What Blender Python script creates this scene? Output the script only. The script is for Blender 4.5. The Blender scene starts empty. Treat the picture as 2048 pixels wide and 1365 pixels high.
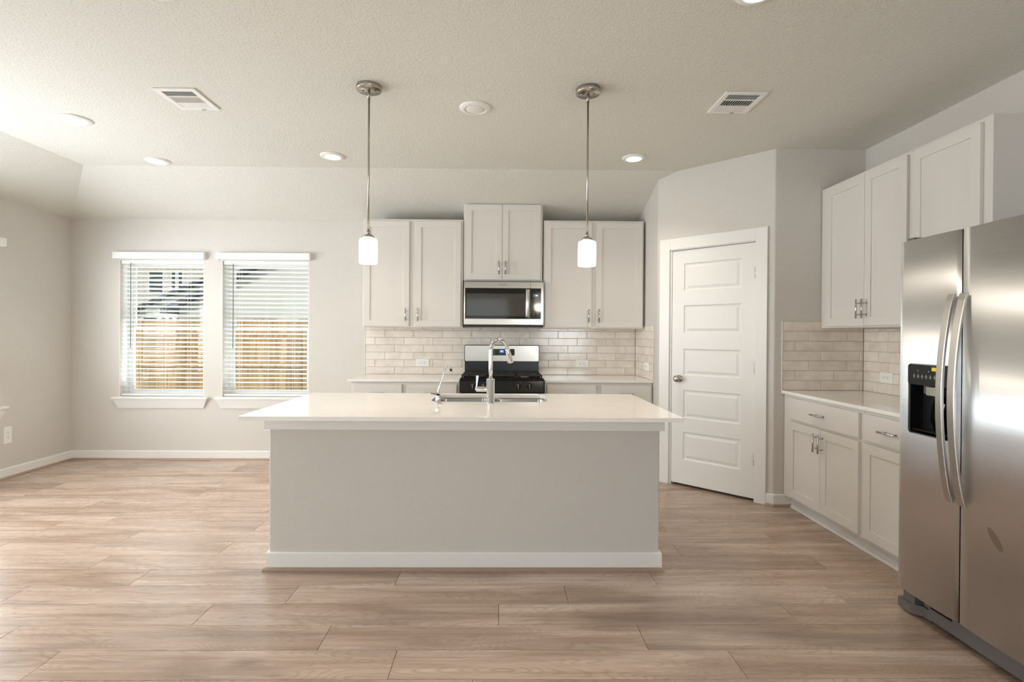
import bpy, bmesh, math, random
from mathutils import Vector, Matrix
random.seed(7)
SC = bpy.context.scene
COL = SC.collection

# ------------------------------------------------------------------ camera
H_CAM = 1.3014
def camera():
    yaw, pitch, roll = 0.0128, 0.0051, 0.0061
    cy, sy = math.cos(yaw), math.sin(yaw); cp, sp = math.cos(pitch), math.sin(pitch); cr, sr = math.cos(roll), math.sin(roll)
    A = Matrix(((cy, -sy, 0), (0, 0, -1), (sy, cy, 0)))
    B = Matrix(((1, 0, 0), (0, cp, -sp), (0, sp, cp)))
    C = Matrix(((cr, -sr, 0), (sr, cr, 0), (0, 0, 1)))
    Rm = C @ B @ A
    right, down, fwd = Vector(Rm[0]), Vector(Rm[1]), Vector(Rm[2])
    cam = bpy.data.cameras.new('camera'); ob = bpy.data.objects.new('camera', cam); COL.objects.link(ob)
    m = Matrix.Identity(4)
    for i in range(3):
        m[i][0] = right[i]; m[i][1] = -down[i]; m[i][2] = -fwd[i]
    m[2][3] = H_CAM
    ob.matrix_world = m
    cam.sensor_width = 36.0; cam.lens = 36.0 * 1048.86 / 2048
    cam.shift_x = (1024 - 1015.54) / 2048; cam.shift_y = (675.30 - 682.5) / 2048
    cam.clip_start = 0.05; cam.clip_end = 200
    SC.camera = ob
camera()

# ------------------------------------------------------------------ view, world, sun, daylight and fill lamps
SC.view_settings.view_transform = 'Standard'; SC.view_settings.look = 'None'
SC.view_settings.gamma = 1.0; SC.view_settings.use_curve_mapping = False
SC.view_settings.exposure = 0.67
SC.cycles.max_bounces = 12; SC.cycles.diffuse_bounces = 6; SC.cycles.glossy_bounces = 5
SC.cycles.transparent_max_bounces = 16
SC.cycles.caustics_reflective = False; SC.cycles.caustics_refractive = False
SC.cycles.sample_clamp_indirect = 4.0

def world():
    w = bpy.data.worlds.new('sky'); SC.world = w; w.use_nodes = True
    nt = w.node_tree; bg = nt.nodes['Background']
    sky = nt.nodes.new('ShaderNodeTexSky'); sky.sky_type = 'NISHITA'; sky.sun_disc = False
    sky.sun_elevation = math.radians(48); sky.sun_rotation = math.radians(150); sky.dust_density = 3.0; sky.air_density = 1.0
    mx = nt.nodes.new('ShaderNodeMix'); mx.data_type = 'RGBA'; mx.inputs[0].default_value = 0.6
    mx.inputs[7].default_value = (5.6, 6.0, 6.4, 1)
    nt.links.new(sky.outputs[0], mx.inputs[6]); nt.links.new(mx.outputs[2], bg.inputs[0])
    bg.inputs[1].default_value = 0.10
world()
def sun():
    l = bpy.data.lights.new('sun', 'SUN'); l.energy = 1.25; l.angle = math.radians(2); l.color = (1, .95, .86)
    o = bpy.data.objects.new('sun', l); COL.objects.link(o)
    o.rotation_euler = Vector((-.45, .70, -.80)).to_track_quat('-Z', 'Y').to_euler()
sun()
def area(name, loc, dirv, sx, sy, watts, col):
    l = bpy.data.lights.new(name, 'AREA'); l.shape = 'RECTANGLE'; l.size = sx; l.size_y = sy; l.energy = watts; l.color = col
    o = bpy.data.objects.new(name, l); COL.objects.link(o); o.location = loc
    o.rotation_euler = Vector(dirv).to_track_quat('-Z', 'Y').to_euler()
    return o
DAY = (0.88, 0.94, 1)
# daylight lamps at the side windows, added fill behind the camera and outside
area('added_rear_fill', (1.7, -3.55, 1.45), (-.7, 1, 0.05), 1.35, 1.35, 38, DAY)  # added lamp at an invented rear window, brightens the left wall
area('added_main_fill', (-1.9, -3.55, 1.2), (0.0, 1, 0.10), 4.2, 2.2, 14, DAY)  # added fill lamp at invented patio doors
area('daylight_side_window', (-4.50, 4.19, 1.35), (1, 0, -0.02), 0.8, 1.35, 40, DAY)
area('daylight_side_window', (-4.50, 3.02, 1.35), (1, 0, -0.02), 0.8, 1.35, 46, DAY)
area('daylight_side_window', (-4.50, -0.6, 1.3), (1, 0.2, -0.02), 2.4, 1.7, 40, DAY)
area('added_ground_bounce', (-3.475, 6.2, .15), (0, -1, 1.0), 1.0, 0.7, 24, DAY)  # pair of unseen lamps added on the ground, standing in for sunlit ground
area('added_ground_bounce', (-2.42, 6.2, .15), (0, -1, 1.0), 1.0, 0.7, 24, DAY)

# ------------------------------------------------------------------ dimensions (metres)
D = 5.415          # back wall
XL, XW = -4.384, 2.785
YR = -3.6          # wall behind the camera
YF = 3.989         # short wall beside the pantry
XR2 = 1.3985       # return wall right of the range run
H1, H2 = 2.4585, 2.7356
YB, XB = 4.55, -3.588   # creases of the ceiling
ZC = 0.889         # counter top
ZU = ZC - 0.021

# ------------------------------------------------------------------ materials
def lin(c):
    return tuple(((v / 255) / 12.92 if v / 255 <= .04045 else ((v / 255 + .055) / 1.055) ** 2.4) for v in c) + (1,)
MATS = {}
def mat(name, col, rough=.5, metal=0.0, spec=.5, emit=None, estr=0, aniso=0, coat=0, bump=None, alpha=None):
    m = bpy.data.materials.new(name); m.use_nodes = True; nt = m.node_tree; b = nt.nodes['Principled BSDF']
    b.inputs['Base Color'].default_value = lin(col) if max(col) > 1 else tuple(col) + (1,)
    b.inputs['Roughness'].default_value = rough; b.inputs['Metallic'].default_value = metal
    b.inputs['Specular IOR Level'].default_value = spec
    if aniso: b.inputs['Anisotropic'].default_value = aniso
    if coat: b.inputs['Coat Weight'].default_value = coat; b.inputs['Coat Roughness'].default_value = .05
    if emit: b.inputs['Emission Color'].default_value = lin(emit); b.inputs['Emission Strength'].default_value = estr
    if bump:
        sc, st, dist, det = bump
        tc = nt.nodes.new('ShaderNodeTexCoord'); nz = nt.nodes.new('ShaderNodeTexNoise')
        nz.inputs['Scale'].default_value = sc; nz.inputs['Detail'].default_value = det; nz.inputs['Distortion'].default_value = .6
        bp = nt.nodes.new('ShaderNodeBump'); bp.inputs['Strength'].default_value = st; bp.inputs['Distance'].default_value = dist
        nt.links.new(tc.outputs['Object'], nz.inputs['Vector']); nt.links.new(nz.outputs[0], bp.inputs['Height'])
        nt.links.new(bp.outputs[0], b.inputs['Normal'])
    MATS[name] = m
    return m
class NT:
    """tiny helper for node graphs"""
    def __init__(s, m): s.t = m.node_tree; s.b = s.t.nodes['Principled BSDF']
    def n(s, ty, **kw):
        nd = s.t.nodes.new(ty)
        for k, v in kw.items():
            if k in ('operation', 'blend_type', 'data_type', 'attribute_name', 'noise_dimensions', 'wave_type', 'bands_direction', 'voronoi_dimensions'): setattr(nd, k, v)
        return nd
    def l(s, a, b): s.t.links.new(a, b)
    def val(s, sock, v):
        if hasattr(v, 'is_linked') or hasattr(v, 'links'): s.l(v, sock)
        else: sock.default_value = v
    def math(s, op, a, b=0.0, c=0.0):
        nd = s.n('ShaderNodeMath', operation=op)
        for i, v in enumerate((a, b, c)):
            if i < len(nd.inputs): s.val(nd.inputs[i], v)
        return nd.outputs[0]
    def mix(s, f, a, b, mode='MIX'):
        nd = s.n('ShaderNodeMix', data_type='RGBA', blend_type=mode)
        s.val(nd.inputs[0], f); s.val(nd.inputs[6], a); s.val(nd.inputs[7], b); return nd.outputs[2]
    def ramp(s, f, stops):
        nd = s.n('ShaderNodeValToRGB'); e = nd.color_ramp.elements
        while len(e) < len(stops): e.new(.5)
        for el, (p, c) in zip(e, stops): el.position = p; el.color = c
        s.l(f, nd.inputs[0]); return nd.outputs[0]

PAINT = (207, 203, 196)
M_WALL = mat('greige_wall_paint', PAINT, .62, bump=(80, .6, .005, 2.5), spec=.3)
M_CEIL = mat('greige_paint_lit_ceiling', (216, 215, 207), .75, bump=(80, .85, .005, 2.5), spec=.2)  # wall paint lightened to carry the brighter light on the ceiling
M_WHITE = mat('white_trim_paint', (232, 231, 227), .32)
M_DOORW = mat('white_door_paint', (230, 229, 225), .36)
M_CAB = mat('pale_greige_cabinet_paint', (215, 211, 205), .34)
M_CABIN = mat('cabinet_interior', (190, 180, 165), .6)
M_BLIND = mat('white_blind_vinyl', (240, 240, 238), .4)
M_CHROME = mat('polished_chrome', (225, 225, 226), .07, 1.0)
M_NICKEL = mat('brushed_nickel', (176, 170, 160), .26, 1.0)
M_SINK = mat('satin_steel_sink', (160, 155, 148), .24, 1.0)
M_BLACK = mat('black_enamel', (14, 14, 15), .12)
M_BLACKM = mat('matte_black_iron', (30, 28, 26), .55)
M_BLACKP = mat('black_plastic', (16, 16, 18), .3)
M_GLASSB = mat('dark_oven_glass', (62, 60, 54), .08, coat=.4)
M_GLASSF = mat('black_glass_frame', (13, 12, 11), .07)
M_PLATE = mat('white_plastic_plate', (236, 235, 231), .3)
M_SLOT = mat('dark_slot', (60, 58, 55), .6)
M_DARK = mat('dark_void', (12, 12, 12), .9)
M_GREYP = mat('dark_grey_plastic', (100, 96, 94), .4)
M_SHADE = mat('lit_opal_glass', (255, 252, 246), .3, emit=(255, 246, 230), estr=2.6)
M_LENS = mat('lit_diffuser', (255, 255, 252), .3, emit=(255, 244, 226), estr=9.0)
M_LENSOFF = mat('unlit_diffuser', (226, 224, 218), .35)
M_DISPB = mat('blue_lit_display', (10, 20, 60), .2, emit=(40, 90, 235), estr=1.4)
M_DISPG = mat('display_digits', (140, 190, 230), .2, emit=(140, 190, 235), estr=1.2)
M_ICON = mat('printed_grey_marks', (150, 150, 148), .5)
M_YEL = mat('yellow_sticker', (232, 206, 40), .5)
M_TEXT = mat('dark_logo_print', (70, 66, 62), .4)

def quartz(name):
    m = mat(name, (238, 235, 230), .07, spec=.6); g = NT(m)
    tc = g.n('ShaderNodeTexCoord'); nz = g.n('ShaderNodeTexNoise'); nz.inputs['Scale'].default_value = 2.2; nz.inputs['Detail'].default_value = 6; nz.inputs['Distortion'].default_value = 1.4
    g.l(tc.outputs['Object'], nz.inputs['Vector'])
    g.l(g.ramp(nz.outputs[0], [(.42, lin((238, 236, 232))), (.5, lin((236, 233, 229))), (.56, lin((239, 236, 232)))]), g.b.inputs['Base Color'])
    return m
M_QUARTZ = quartz('white_quartz')

def stainless(name, col, rough=.24, aniso=.75, streak='z', smear=None, tang=(1, 0, 0)):
    m = mat(name, col, rough, 1.0, aniso=aniso); g = NT(m)
    tc = g.n('ShaderNodeTexCoord'); mp = g.n('ShaderNodeMapping'); g.l(tc.outputs['Object'], mp.inputs[0])
    mp.inputs['Scale'].default_value = (2, 2, 160) if streak == 'z' else (160, 160, 2)
    nz = g.n('ShaderNodeTexNoise'); nz.inputs['Scale'].default_value = 3; nz.inputs['Detail'].default_value = 3
    g.l(mp.outputs[0], nz.inputs['Vector'])
    r = g.math('MULTIPLY_ADD', nz.outputs[0], .10, rough - .05)
    c = g.ramp(nz.outputs[0], [(.3, tuple(v * .93 for v in lin(col)[:3]) + (1,)), (.7, lin(col))])
    if smear:
        cy_, cz_, w_, h_, ang = smear
        sp = g.n('ShaderNodeSeparateXYZ'); g.l(tc.outputs['Object'], sp.inputs[0])
        dy = g.math('SUBTRACT', sp.outputs[1], cy_); dz = g.math('SUBTRACT', sp.outputs[2], cz_)
        ca, sa = math.cos(ang), math.sin(ang)
        u = g.math('DIVIDE', g.math('ADD', g.math('MULTIPLY', dy, ca), g.math('MULTIPLY', dz, sa)), w_)
        v = g.math('DIVIDE', g.math('SUBTRACT', g.math('MULTIPLY', dz, ca), g.math('MULTIPLY', dy, sa)), h_)
        q = g.math('ADD', g.math('MULTIPLY', u, u), g.math('MULTIPLY', v, v))
        mask = g.math('LESS_THAN', q, 1.0)
        c = g.mix(mask, c, lin((196, 195, 194)))
        r = g.math('ADD', r, g.math('MULTIPLY', mask, .1))
    g.l(c, g.b.inputs['Base Color']); g.l(r, g.b.inputs['Roughness'])
    tg = g.n('ShaderNodeCombineXYZ'); [setattr(tg.inputs[i], 'default_value', tang[i]) for i in range(3)]
    g.l(tg.outputs[0], g.b.inputs['Tangent'])
    return m
M_STEEL = stainless('brushed_stainless_steel', (186, 181, 172), .2, .6)
M_FRIDGE = stainless('brushed_stainless_fridge', (232, 233, 234), .42, .9, tang=(0, 1, 0))
M_FRIDGE2 = stainless('brushed_stainless_fridge_smudged', (232, 233, 234), .42, .9, tang=(0, 1, 0), smear=(.417, .529, .016, .048, -.69))
M_HANDLE = mat('satin_metal_handle', (205, 203, 199), .3, 1.0)
M_PULL = mat('satin_nickel_pull', (200, 198, 194), .22, 1.0)

def oak():
    m = mat('light_oak_planks', (190, 165, 148), .34, spec=.45); g = NT(m)
    tc = g.n('ShaderNodeTexCoord'); at = g.n('ShaderNodeAttribute', attribute_name='plank')
    sp = g.n('ShaderNodeSeparateXYZ'); g.l(tc.outputs['Object'], sp.inputs[0])
    sc = g.n('ShaderNodeSeparateColor'); g.l(at.outputs['Color'], sc.inputs[0])
    cb = g.n('ShaderNodeCombineXYZ')
    g.l(g.math('ADD', sp.outputs[0], g.math('MULTIPLY', sc.outputs[0], 37.0)), cb.inputs[0])
    g.l(g.math('ADD', sp.outputs[1], g.math('MULTIPLY', sc.outputs[1], 19.0)), cb.inputs[1])
    g.l(g.math('MULTIPLY', sc.outputs[2], 11.0), cb.inputs[2])
    def noise(scale, sx, sy, det, dist):
        mp = g.n('ShaderNodeMapping'); g.l(cb.outputs[0], mp.inputs[0]); mp.inputs['Scale'].default_value = (sx, sy, 1)
        nz = g.n('ShaderNodeTexNoise'); nz.inputs['Scale'].default_value = scale; nz.inputs['Detail'].default_value = det; nz.inputs['Distortion'].default_value = dist
        g.l(mp.outputs[0], nz.inputs['Vector']); return nz.outputs[0]
    big = noise(1.6, .42, 2.6, 4, 1.2)
    # cathedral grain: contour lines of a smooth noise stretched along the plank
    def contour(sx, sy, sc_, k, dist):
        mp = g.n('ShaderNodeMapping'); g.l(cb.outputs[0], mp.inputs[0]); mp.inputs['Scale'].default_value = (sx, sy, 1)
        nz = g.n('ShaderNodeTexNoise'); nz.inputs['Scale'].default_value = sc_; nz.inputs['Detail'].default_value = 1.5; nz.inputs['Distortion'].default_value = dist
        g.l(mp.outputs[0], nz.inputs['Vector'])
        return g.math('ABSOLUTE', g.math('SINE', g.math('MULTIPLY', nz.outputs[0], k)))
    rings = contour(1.0, 5.0, 1.2, 120.0, .35)
    fine = noise(20, .06, 3.4, 4, .15)
    pores = noise(70, .04, 3.0, 2, .1)
    smoky = noise(3.0, .38, 3.4, 3, .6)
    knot = g.n('ShaderNodeTexVoronoi'); mk = g.n('ShaderNodeMapping'); mk.inputs['Scale'].default_value = (1.3, 3.6, 1); g.l(cb.outputs[0], mk.inputs[0]); g.l(mk.outputs[0], knot.inputs['Vector']); knot.inputs['Scale'].default_value = 1.0
    kn = g.math('SMOOTH_MAX', g.math('SUBTRACT', 1.0, g.math('MULTIPLY', knot.outputs[0], 8.0)), 0.0, .1)
    base = g.ramp(big, [(.28, lin((147, 124, 107))), (.43, lin((173, 150, 133))), (.56, lin((193, 171, 155))), (.72, lin((208, 188, 174)))])
    c = g.mix(g.math('MULTIPLY', g.math('POWER', g.math('SUBTRACT', 1.0, rings), 2.0), .36), base, lin((124, 101, 85)))
    c = g.mix(g.math('MULTIPLY', g.ramp(smoky, [(.5, (0, 0, 0, 1)), (.68, (1, 1, 1, 1))]), .42), c, lin((116, 99, 87)))
    c = g.mix(g.math('MULTIPLY', g.ramp(fine, [(.44, (0, 0, 0, 1)), (.66, (1, 1, 1, 1))]), .38), c, lin((148, 124, 106)))
    c = g.mix(g.math('MULTIPLY', g.ramp(pores, [(.5, (0, 0, 0, 1)), (.72, (1, 1, 1, 1))]), .30), c, lin((132, 108, 91)))
    c = g.mix(g.math('MULTIPLY', kn, .65), c, lin((104, 82, 67)))
    tone = g.math('MULTIPLY_ADD', sc.outputs[2], .05, 1.0)
    cc = g.n('ShaderNodeCombineColor'); [g.l(tone, cc.inputs[i]) for i in range(3)]
    c = g.mix(1.0, c, cc.outputs[0], 'MULTIPLY')
    g.l(c, g.b.inputs['Base Color'])
    g.l(g.math('MULTIPLY_ADD', fine, .14, .20), g.b.inputs['Roughness'])
    bp = g.n('ShaderNodeBump'); bp.inputs['Strength'].default_value = .12; bp.inputs['Distance'].default_value = .001
    g.l(g.math('ADD', fine, pores), bp.inputs['Height']); g.l(bp.outputs[0], g.b.inputs['Normal'])
    return m
M_OAK = oak()
M_SEAM = mat('plank_seam', (112, 95, 83), .8)
M_SHOE = mat('oak_coloured_shoe_moulding', (158, 136, 119), .4)

def tile():
    m = mat('glazed_beige_tile', (214, 200, 186), .12, spec=.55); g = NT(m)
    tc = g.n('ShaderNodeTexCoord'); at = g.n('ShaderNodeAttribute', attribute_name='plank')
    sc = g.n('ShaderNodeSeparateColor'); g.l(at.outputs['Color'], sc.inputs[0])
    va = g.n('ShaderNodeVectorMath', operation='MULTIPLY_ADD'); g.l(at.outputs['Color'], va.inputs[0]); va.inputs[1].default_value = (9, 7, 5); g.l(tc.outputs['Object'], va.inputs[2])
    nz = g.n('ShaderNodeTexNoise'); nz.inputs['Scale'].default_value = 9; nz.inputs['Detail'].default_value = 4; nz.inputs['Distortion'].default_value = .8
    g.l(va.outputs[0], nz.inputs['Vector'])
    c = g.ramp(nz.outputs[0], [(.3, lin((220, 209, 197))), (.5, lin((229, 220, 209))), (.72, lin((236, 229, 220)))])
    tone = g.math('MULTIPLY_ADD', sc.outputs[0], .10, .92)
    cc = g.n('ShaderNodeCombineColor'); [g.l(tone, cc.inputs[i]) for i in range(3)]
    g.l(g.mix(1.0, c, cc.outputs[0], 'MULTIPLY'), g.b.inputs['Base Color'])
    nb = g.n('ShaderNodeTexNoise'); nb.inputs['Scale'].default_value = 22; g.l(va.outputs[0], nb.inputs['Vector'])
    bp = g.n('ShaderNodeBump'); bp.inputs['Strength'].default_value = .25; bp.inputs['Distance'].default_value = .0012
    g.l(nb.outputs[0], bp.inputs['Height']); g.l(bp.outputs[0], g.b.inputs['Normal'])
    return m
M_TILE = tile()
M_GROUT = mat('tile_grout', (196, 185, 173), .8)

def glass():
    m = bpy.data.materials.new('window_glass'); m.use_nodes = True; nt = m.node_tree
    nt.nodes.remove(nt.nodes['Principled BSDF']); out = nt.nodes['Material Output']
    t = nt.nodes.new('ShaderNodeBsdfTransparent'); gl = nt.nodes.new('ShaderNodeBsdfGlossy'); gl.inputs['Roughness'].default_value = .01
    t.inputs[0].default_value = (.95, .97, .96, 1)
    mx = nt.nodes.new('ShaderNodeMixShader'); mx.inputs[0].default_value = .012
    nt.links.new(t.outputs[0], mx.inputs[1]); nt.links.new(gl.outputs[0], mx.inputs[2]); nt.links.new(mx.outputs[0], out.inputs[0])
    return m
M_GLASS = glass()

# ------------------------------------------------------------------ mesh builder
class MB:
    def __init__(s): s.v = []; s.f = []; s.sm = []; s.mi = []; s.at = []; s.T = Matrix.Identity(4); s.cur = 0; s.a = (0, 0, 0)
    def tr(s, M): s.T = M; return s
    def face(s, idx, smooth=False): s.f.append(idx); s.sm.append(smooth); s.mi.append(s.cur); s.at.append(s.a)
    def vert(s, p):
        s.v.append(tuple(s.T @ Vector(p))); return len(s.v) - 1
    def box(s, x0, x1, y0, y1, z0, z1):
        if x0 > x1: x0, x1 = x1, x0
        if y0 > y1: y0, y1 = y1, y0
        if z0 > z1: z0, z1 = z1, z0
        i = [s.vert(p) for p in ((x0, y0, z0), (x1, y0, z0), (x1, y1, z0), (x0, y1, z0), (x0, y0, z1), (x1, y0, z1), (x1, y1, z1), (x0, y1, z1))]
        for q in ((0, 3, 2, 1), (4, 5, 6, 7), (0, 1, 5, 4), (1, 2, 6, 5), (2, 3, 7, 6), (3, 0, 4, 7)): s.face([i[k] for k in q])
        return s
    def loops(s, loops, cap0=True, cap1=True, smooth=True, closed=False):
        ids = [[s.vert(p) for p in lp] for lp in loops]; n = len(ids[0])
        rng = range(len(ids)) if closed else range(len(ids) - 1)
        for a in rng:
            A, B = ids[a], ids[(a + 1) % len(ids)]
            for k in range(n): s.face([A[k], A[(k + 1) % n], B[(k + 1) % n], B[k]], smooth)
        if cap0 and not closed: s.face(ids[0][::-1])
        if cap1 and not closed: s.face(ids[-1])
        return s
    def cyl(s, p0, p1, r0, r1=None, n=24, cap=True):
        r1 = r0 if r1 is None else r1
        return s.tube([p0, p1], [r0, r1], n, cap)
    def tube(s, pts, rad, n=16, cap=True):
        P = [Vector(p) for p in pts]; rad = rad if isinstance(rad, (list, tuple)) else [rad] * len(P)
        tan = []
        for i in range(len(P)):
            a = P[i] - P[i - 1] if i else P[1] - P[0]; b = P[i + 1] - P[i] if i < len(P) - 1 else a
            if a.length < 1e-9: a = b
            if b.length < 1e-9: b = a
            t = (a.normalized() + b.normalized()); tan.append(t.normalized() if t.length > 1e-6 else a.normalized())
        up = Vector((0, 0, 1)) if abs(tan[0].z) < .9 else Vector((1, 0, 0))
        u = tan[0].cross(up).normalized(); lps = []
        for i, p in enumerate(P):
            u = (u - tan[i] * u.dot(tan[i])).normalized(); w = tan[i].cross(u)
            lps.append([p + (u * math.cos(2 * math.pi * k / n) + w * math.sin(2 * math.pi * k / n)) * rad[i] for k in range(n)])
        return s.loops(lps, cap, cap)
    def lathe(s, prof, c=(0, 0, 0), n=40, cap=True):
        lps = [[(c[0] + r * math.cos(2 * math.pi * k / n), c[1] + r * math.sin(2 * math.pi * k / n), c[2] + z) for k in range(n)] for r, z in prof]
        return s.loops(lps, cap, cap)
    def flat(s, outer, holes, d0, d1, fn):
        """planar shape with holes, thickened from d0 to d1; fn(u, v, d) -> xyz"""
        bm = bmesh.new(); lps = []
        for lp in [outer] + list(holes):
            vs = [bm.verts.new((p[0], p[1], 0)) for p in lp]; es = [bm.edges.new((vs[i], vs[(i + 1) % len(vs)])) for i in range(len(vs))]
            lps.append(vs)
        bmesh.ops.triangle_fill(bm, use_beauty=True, use_dissolve=False, edges=bm.edges[:])
        bm.verts.index_update(); bm.verts.ensure_lookup_table()
        co = [(v.co.x, v.co.y) for v in bm.verts]
        A = [s.vert(fn(u, v, d0)) for u, v in co]; B = [s.vert(fn(u, v, d1)) for u, v in co]
        for f in bm.faces:
            ix = [v.index for v in f.verts]; s.face([A[i] for i in ix]); s.face([B[i] for i in ix][::-1])
        for vs in lps:
            ix = [v.index for v in vs]
            for k in range(len(ix)):
                a, b = ix[k], ix[(k + 1) % len(ix)]; s.face([A[a], A[b], B[b], B[a]])
        bm.free(); return s
    def build(s, name, m, parent=None, bevel=0, off=None, seg=2, recalc=True, smooth_angle=None):
        me = bpy.data.meshes.new(name)
        o3 = Vector(off) if off is not None else Vector((0, 0, 0))
        if off is None and parent is not None and '_o' in OFF.get(parent.name, {}): o3 = Vector(OFF[parent.name]['_o'])
        me.from_pydata([tuple(Vector(v) - o3) for v in s.v], [], s.f)
        ms = m if isinstance(m, (list, tuple)) else [m]
        for q in ms: me.materials.append(q)
        for p, sm, mi in zip(me.polygons, s.sm, s.mi): p.use_smooth = sm; p.material_index = mi
        if any(a != (0, 0, 0) for a in s.at):
            ca = me.color_attributes.new('plank', 'FLOAT_COLOR', 'CORNER')
            k = 0
            for p, a in zip(me.polygons, s.at):
                for _ in range(p.loop_total): ca.data[k].color = (a[0], a[1], a[2], 1); k += 1
        if recalc:
            bm = bmesh.new(); bm.from_mesh(me); bmesh.ops.recalc_face_normals(bm, faces=bm.faces); bm.to_mesh(me); bm.free()
        me.update()
        ob = bpy.data.objects.new(name, me); COL.objects.link(ob)
        if off is not None and parent is None: ob.location = o3
        if parent is not None:
            ob.parent = parent
            OFF[ob.name] = {'_o': o3}
        if bevel:
            md = ob.modifiers.new('soft_edges', 'BEVEL'); md.width = bevel; md.segments = seg; md.limit_method = 'ANGLE'; md.angle_limit = math.radians(50); md.harden_normals = False
        return ob
OFF = {}
def thing(name, label, cat, loc, group=None, rotz=0, local=False, kind=None):
    o = bpy.data.objects.new(name, None); COL.objects.link(o); o.location = loc; o.rotation_euler = (0, 0, rotz); o.empty_display_size = .1
    if kind: o['kind'] = kind
    if label: o['label'] = label
    if cat: o['category'] = cat
    if group: o['group'] = group
    OFF[o.name] = {'_o': (0, 0, 0) if local else loc}
    return o
def tag(o, label, cat, group=None):
    o['label'] = label; o['category'] = cat
    if group: o['group'] = group
    return o
def struct(o): o['kind'] = 'structure'; return o
def dup(root, loc, label=None, rotz=None):
    r = root.copy(); COL.objects.link(r); r.location = loc
    if rotz is not None: r.rotation_euler = (0, 0, rotz)
    if label: r['label'] = label
    for ch in list(root.children):
        c = ch.copy(); COL.objects.link(c); c.parent = r
        for gch in list(ch.children):
            d = gch.copy(); COL.objects.link(d); d.parent = c
    return r
def rrect(x0, x1, y0, y1, r, n=6):
    pts = []
    for cx, cy, a in ((x1 - r, y1 - r, 0), (x0 + r, y1 - r, 90), (x0 + r, y0 + r, 180), (x1 - r, y0 + r, 270)):
        for k in range(n + 1):
            t = math.radians(a + 90 * k / n); pts.append((cx + r * math.cos(t), cy + r * math.sin(t)))
    return pts
def rect(x0, x1, y0, y1): return [(x0, y0), (x1, y0), (x1, y1), (x0, y1)]
def basis(o, u, w):
    """frame with local x=u, y=-w (into the surface), z up, at o"""
    u = Vector(u).normalized(); w = Vector(w).normalized(); M = Matrix.Identity(4)
    for i in range(3): M[i][0] = u[i]; M[i][1] = -w[i]; M[i][2] = (0, 0, 1)[i]; M[i][3] = o[i]
    return M

# ------------------------------------------------------------------ room shell
WIN1 = (-3.902, -3.048, .646, 2.045)
WIN2 = (-2.862, -1.976, .646, 2.045)
LW = [(3.76, 4.63, .646, 2.045), (2.60, 3.47, .646, 2.045), (-1.8, .6, .35, 2.15)]   # openings of the left wall (y0, y1, z0, z1)
TH = .20
def shell():
    # floor: individual planks with fine bevelled seams
    mb = MB(); P, L = .1855, 1.366
    offs = {0: -.42, 1: -.748, 2: -.003, 3: .333, 4: -.543, 5: -2.262, 6: -1.656}
    mb.cur = 1; mb.a = (.5, .5, .5)
    b = [mb.vert(p) for p in ((XL, YR, -.003), (XW, YR, -.003), (XW, D, -.003), (XL, D, -.003))]; mb.face(b)
    mb.box(XL - .2, XW + .2, YR - .2, D + .2, -.12, -.01)
    mb.cur = 0
    k0 = math.floor((YR - 1.972) / P); k1 = math.ceil((D - 1.972) / P)
    for k in range(k0, k1):
        y0, y1 = max(YR, 1.972 + k * P), min(D, 1.972 + (k + 1) * P)
        off = offs.get(k, random.uniform(0, L))
        x = off - math.ceil((off - XL) / L) * L
        while x < XW:
            xa, xb = max(XL, x), min(XW, x + L)
            if xb - xa > .01:
                mb.a = (random.random(), random.random(), random.random()); g, h = .0006, .0016
                o = [mb.vert(p) for p in ((xa + g, y0 + g, -.0025), (xb - g, y0 + g, -.0025), (xb - g, y1 - g, -.0025), (xa + g, y1 - g, -.0025))]
                t = [mb.vert(p) for p in ((xa + h, y0 + h, 0), (xb - h, y0 + h, 0), (xb - h, y1 - h, 0), (xa + h, y1 - h, 0))]
                mb.face(t)
                for i in range(4): mb.face([o[i], o[(i + 1) % 4], t[(i + 1) % 4], t[i]])
            x += L
    struct(mb.build('floor', [M_OAK, M_SEAM], recalc=False))
    # ceiling with two sloping bands
    mb = MB(); t = .15
    def prism(pts):
        n = len(pts); a = [mb.vert(p) for p in pts]; b = [mb.vert((p[0], p[1], p[2] + t)) for p in pts]
        mb.face(a[::-1]); mb.face(b)
        for i in range(n): mb.face([a[i], a[(i + 1) % n], b[(i + 1) % n], b[i]])
    e = .2; sl = (H2 - H1) / (D - YB); sl2 = (H2 - H1) / (XB - XL)
    prism([(XB, YR - e, H2), (XW + e, YR - e, H2), (XW + e, YB, H2), (XB, YB, H2)])
    hx, hy = XL - e, D + e * (D - YB) / (XB - XL) 
    prism([(XB, YB, H2), (XW + e, YB, H2), (XW + e, D + e, H1 - sl * e), (XL - e * .92, D + e, H1 - sl * e)])
    prism([(XB, YB, H2), (XL - e * .92, D + e, H1 - sl * e), (XL - e, YR - e, H1 - sl2 * e), (XB, YR - e, H2)])
    struct(mb.build('ceiling', M_CEIL))
    # walls
    mb = MB(); zt = 2.9
    mb.flat(rect(XL - TH, XW + TH, -.1, H1 + .05), [rect(*WIN1), rect(*WIN2)], D, D + TH, lambda u, v, d: (u, d, v))
    struct(mb.build('wall_back', M_WALL))
    mb = MB(); mb.flat(rect(YR - TH, D, -.1, H1 + .05), [rect(*w) for w in LW], XL, XL - TH, lambda u, v, d: (d, u, v))
    struct(mb.build('wall_left', M_WALL))
    mb = MB(); mb.box(XW, XW + TH, YR - TH, D, -.1, H2 + .05); struct(mb.build('wall_right', M_WALL))
    mb = MB(); mb.flat(rect(XL, XW, -.1, H2 + .05), [rect(-4.0, .2, .02, 2.3), rect(1.0, 2.4, .75, 2.15)], YR, YR - TH, lambda u, v, d: (u, d, v))
    struct(mb.build('wall_rear', M_WALL))
shell()

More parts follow.
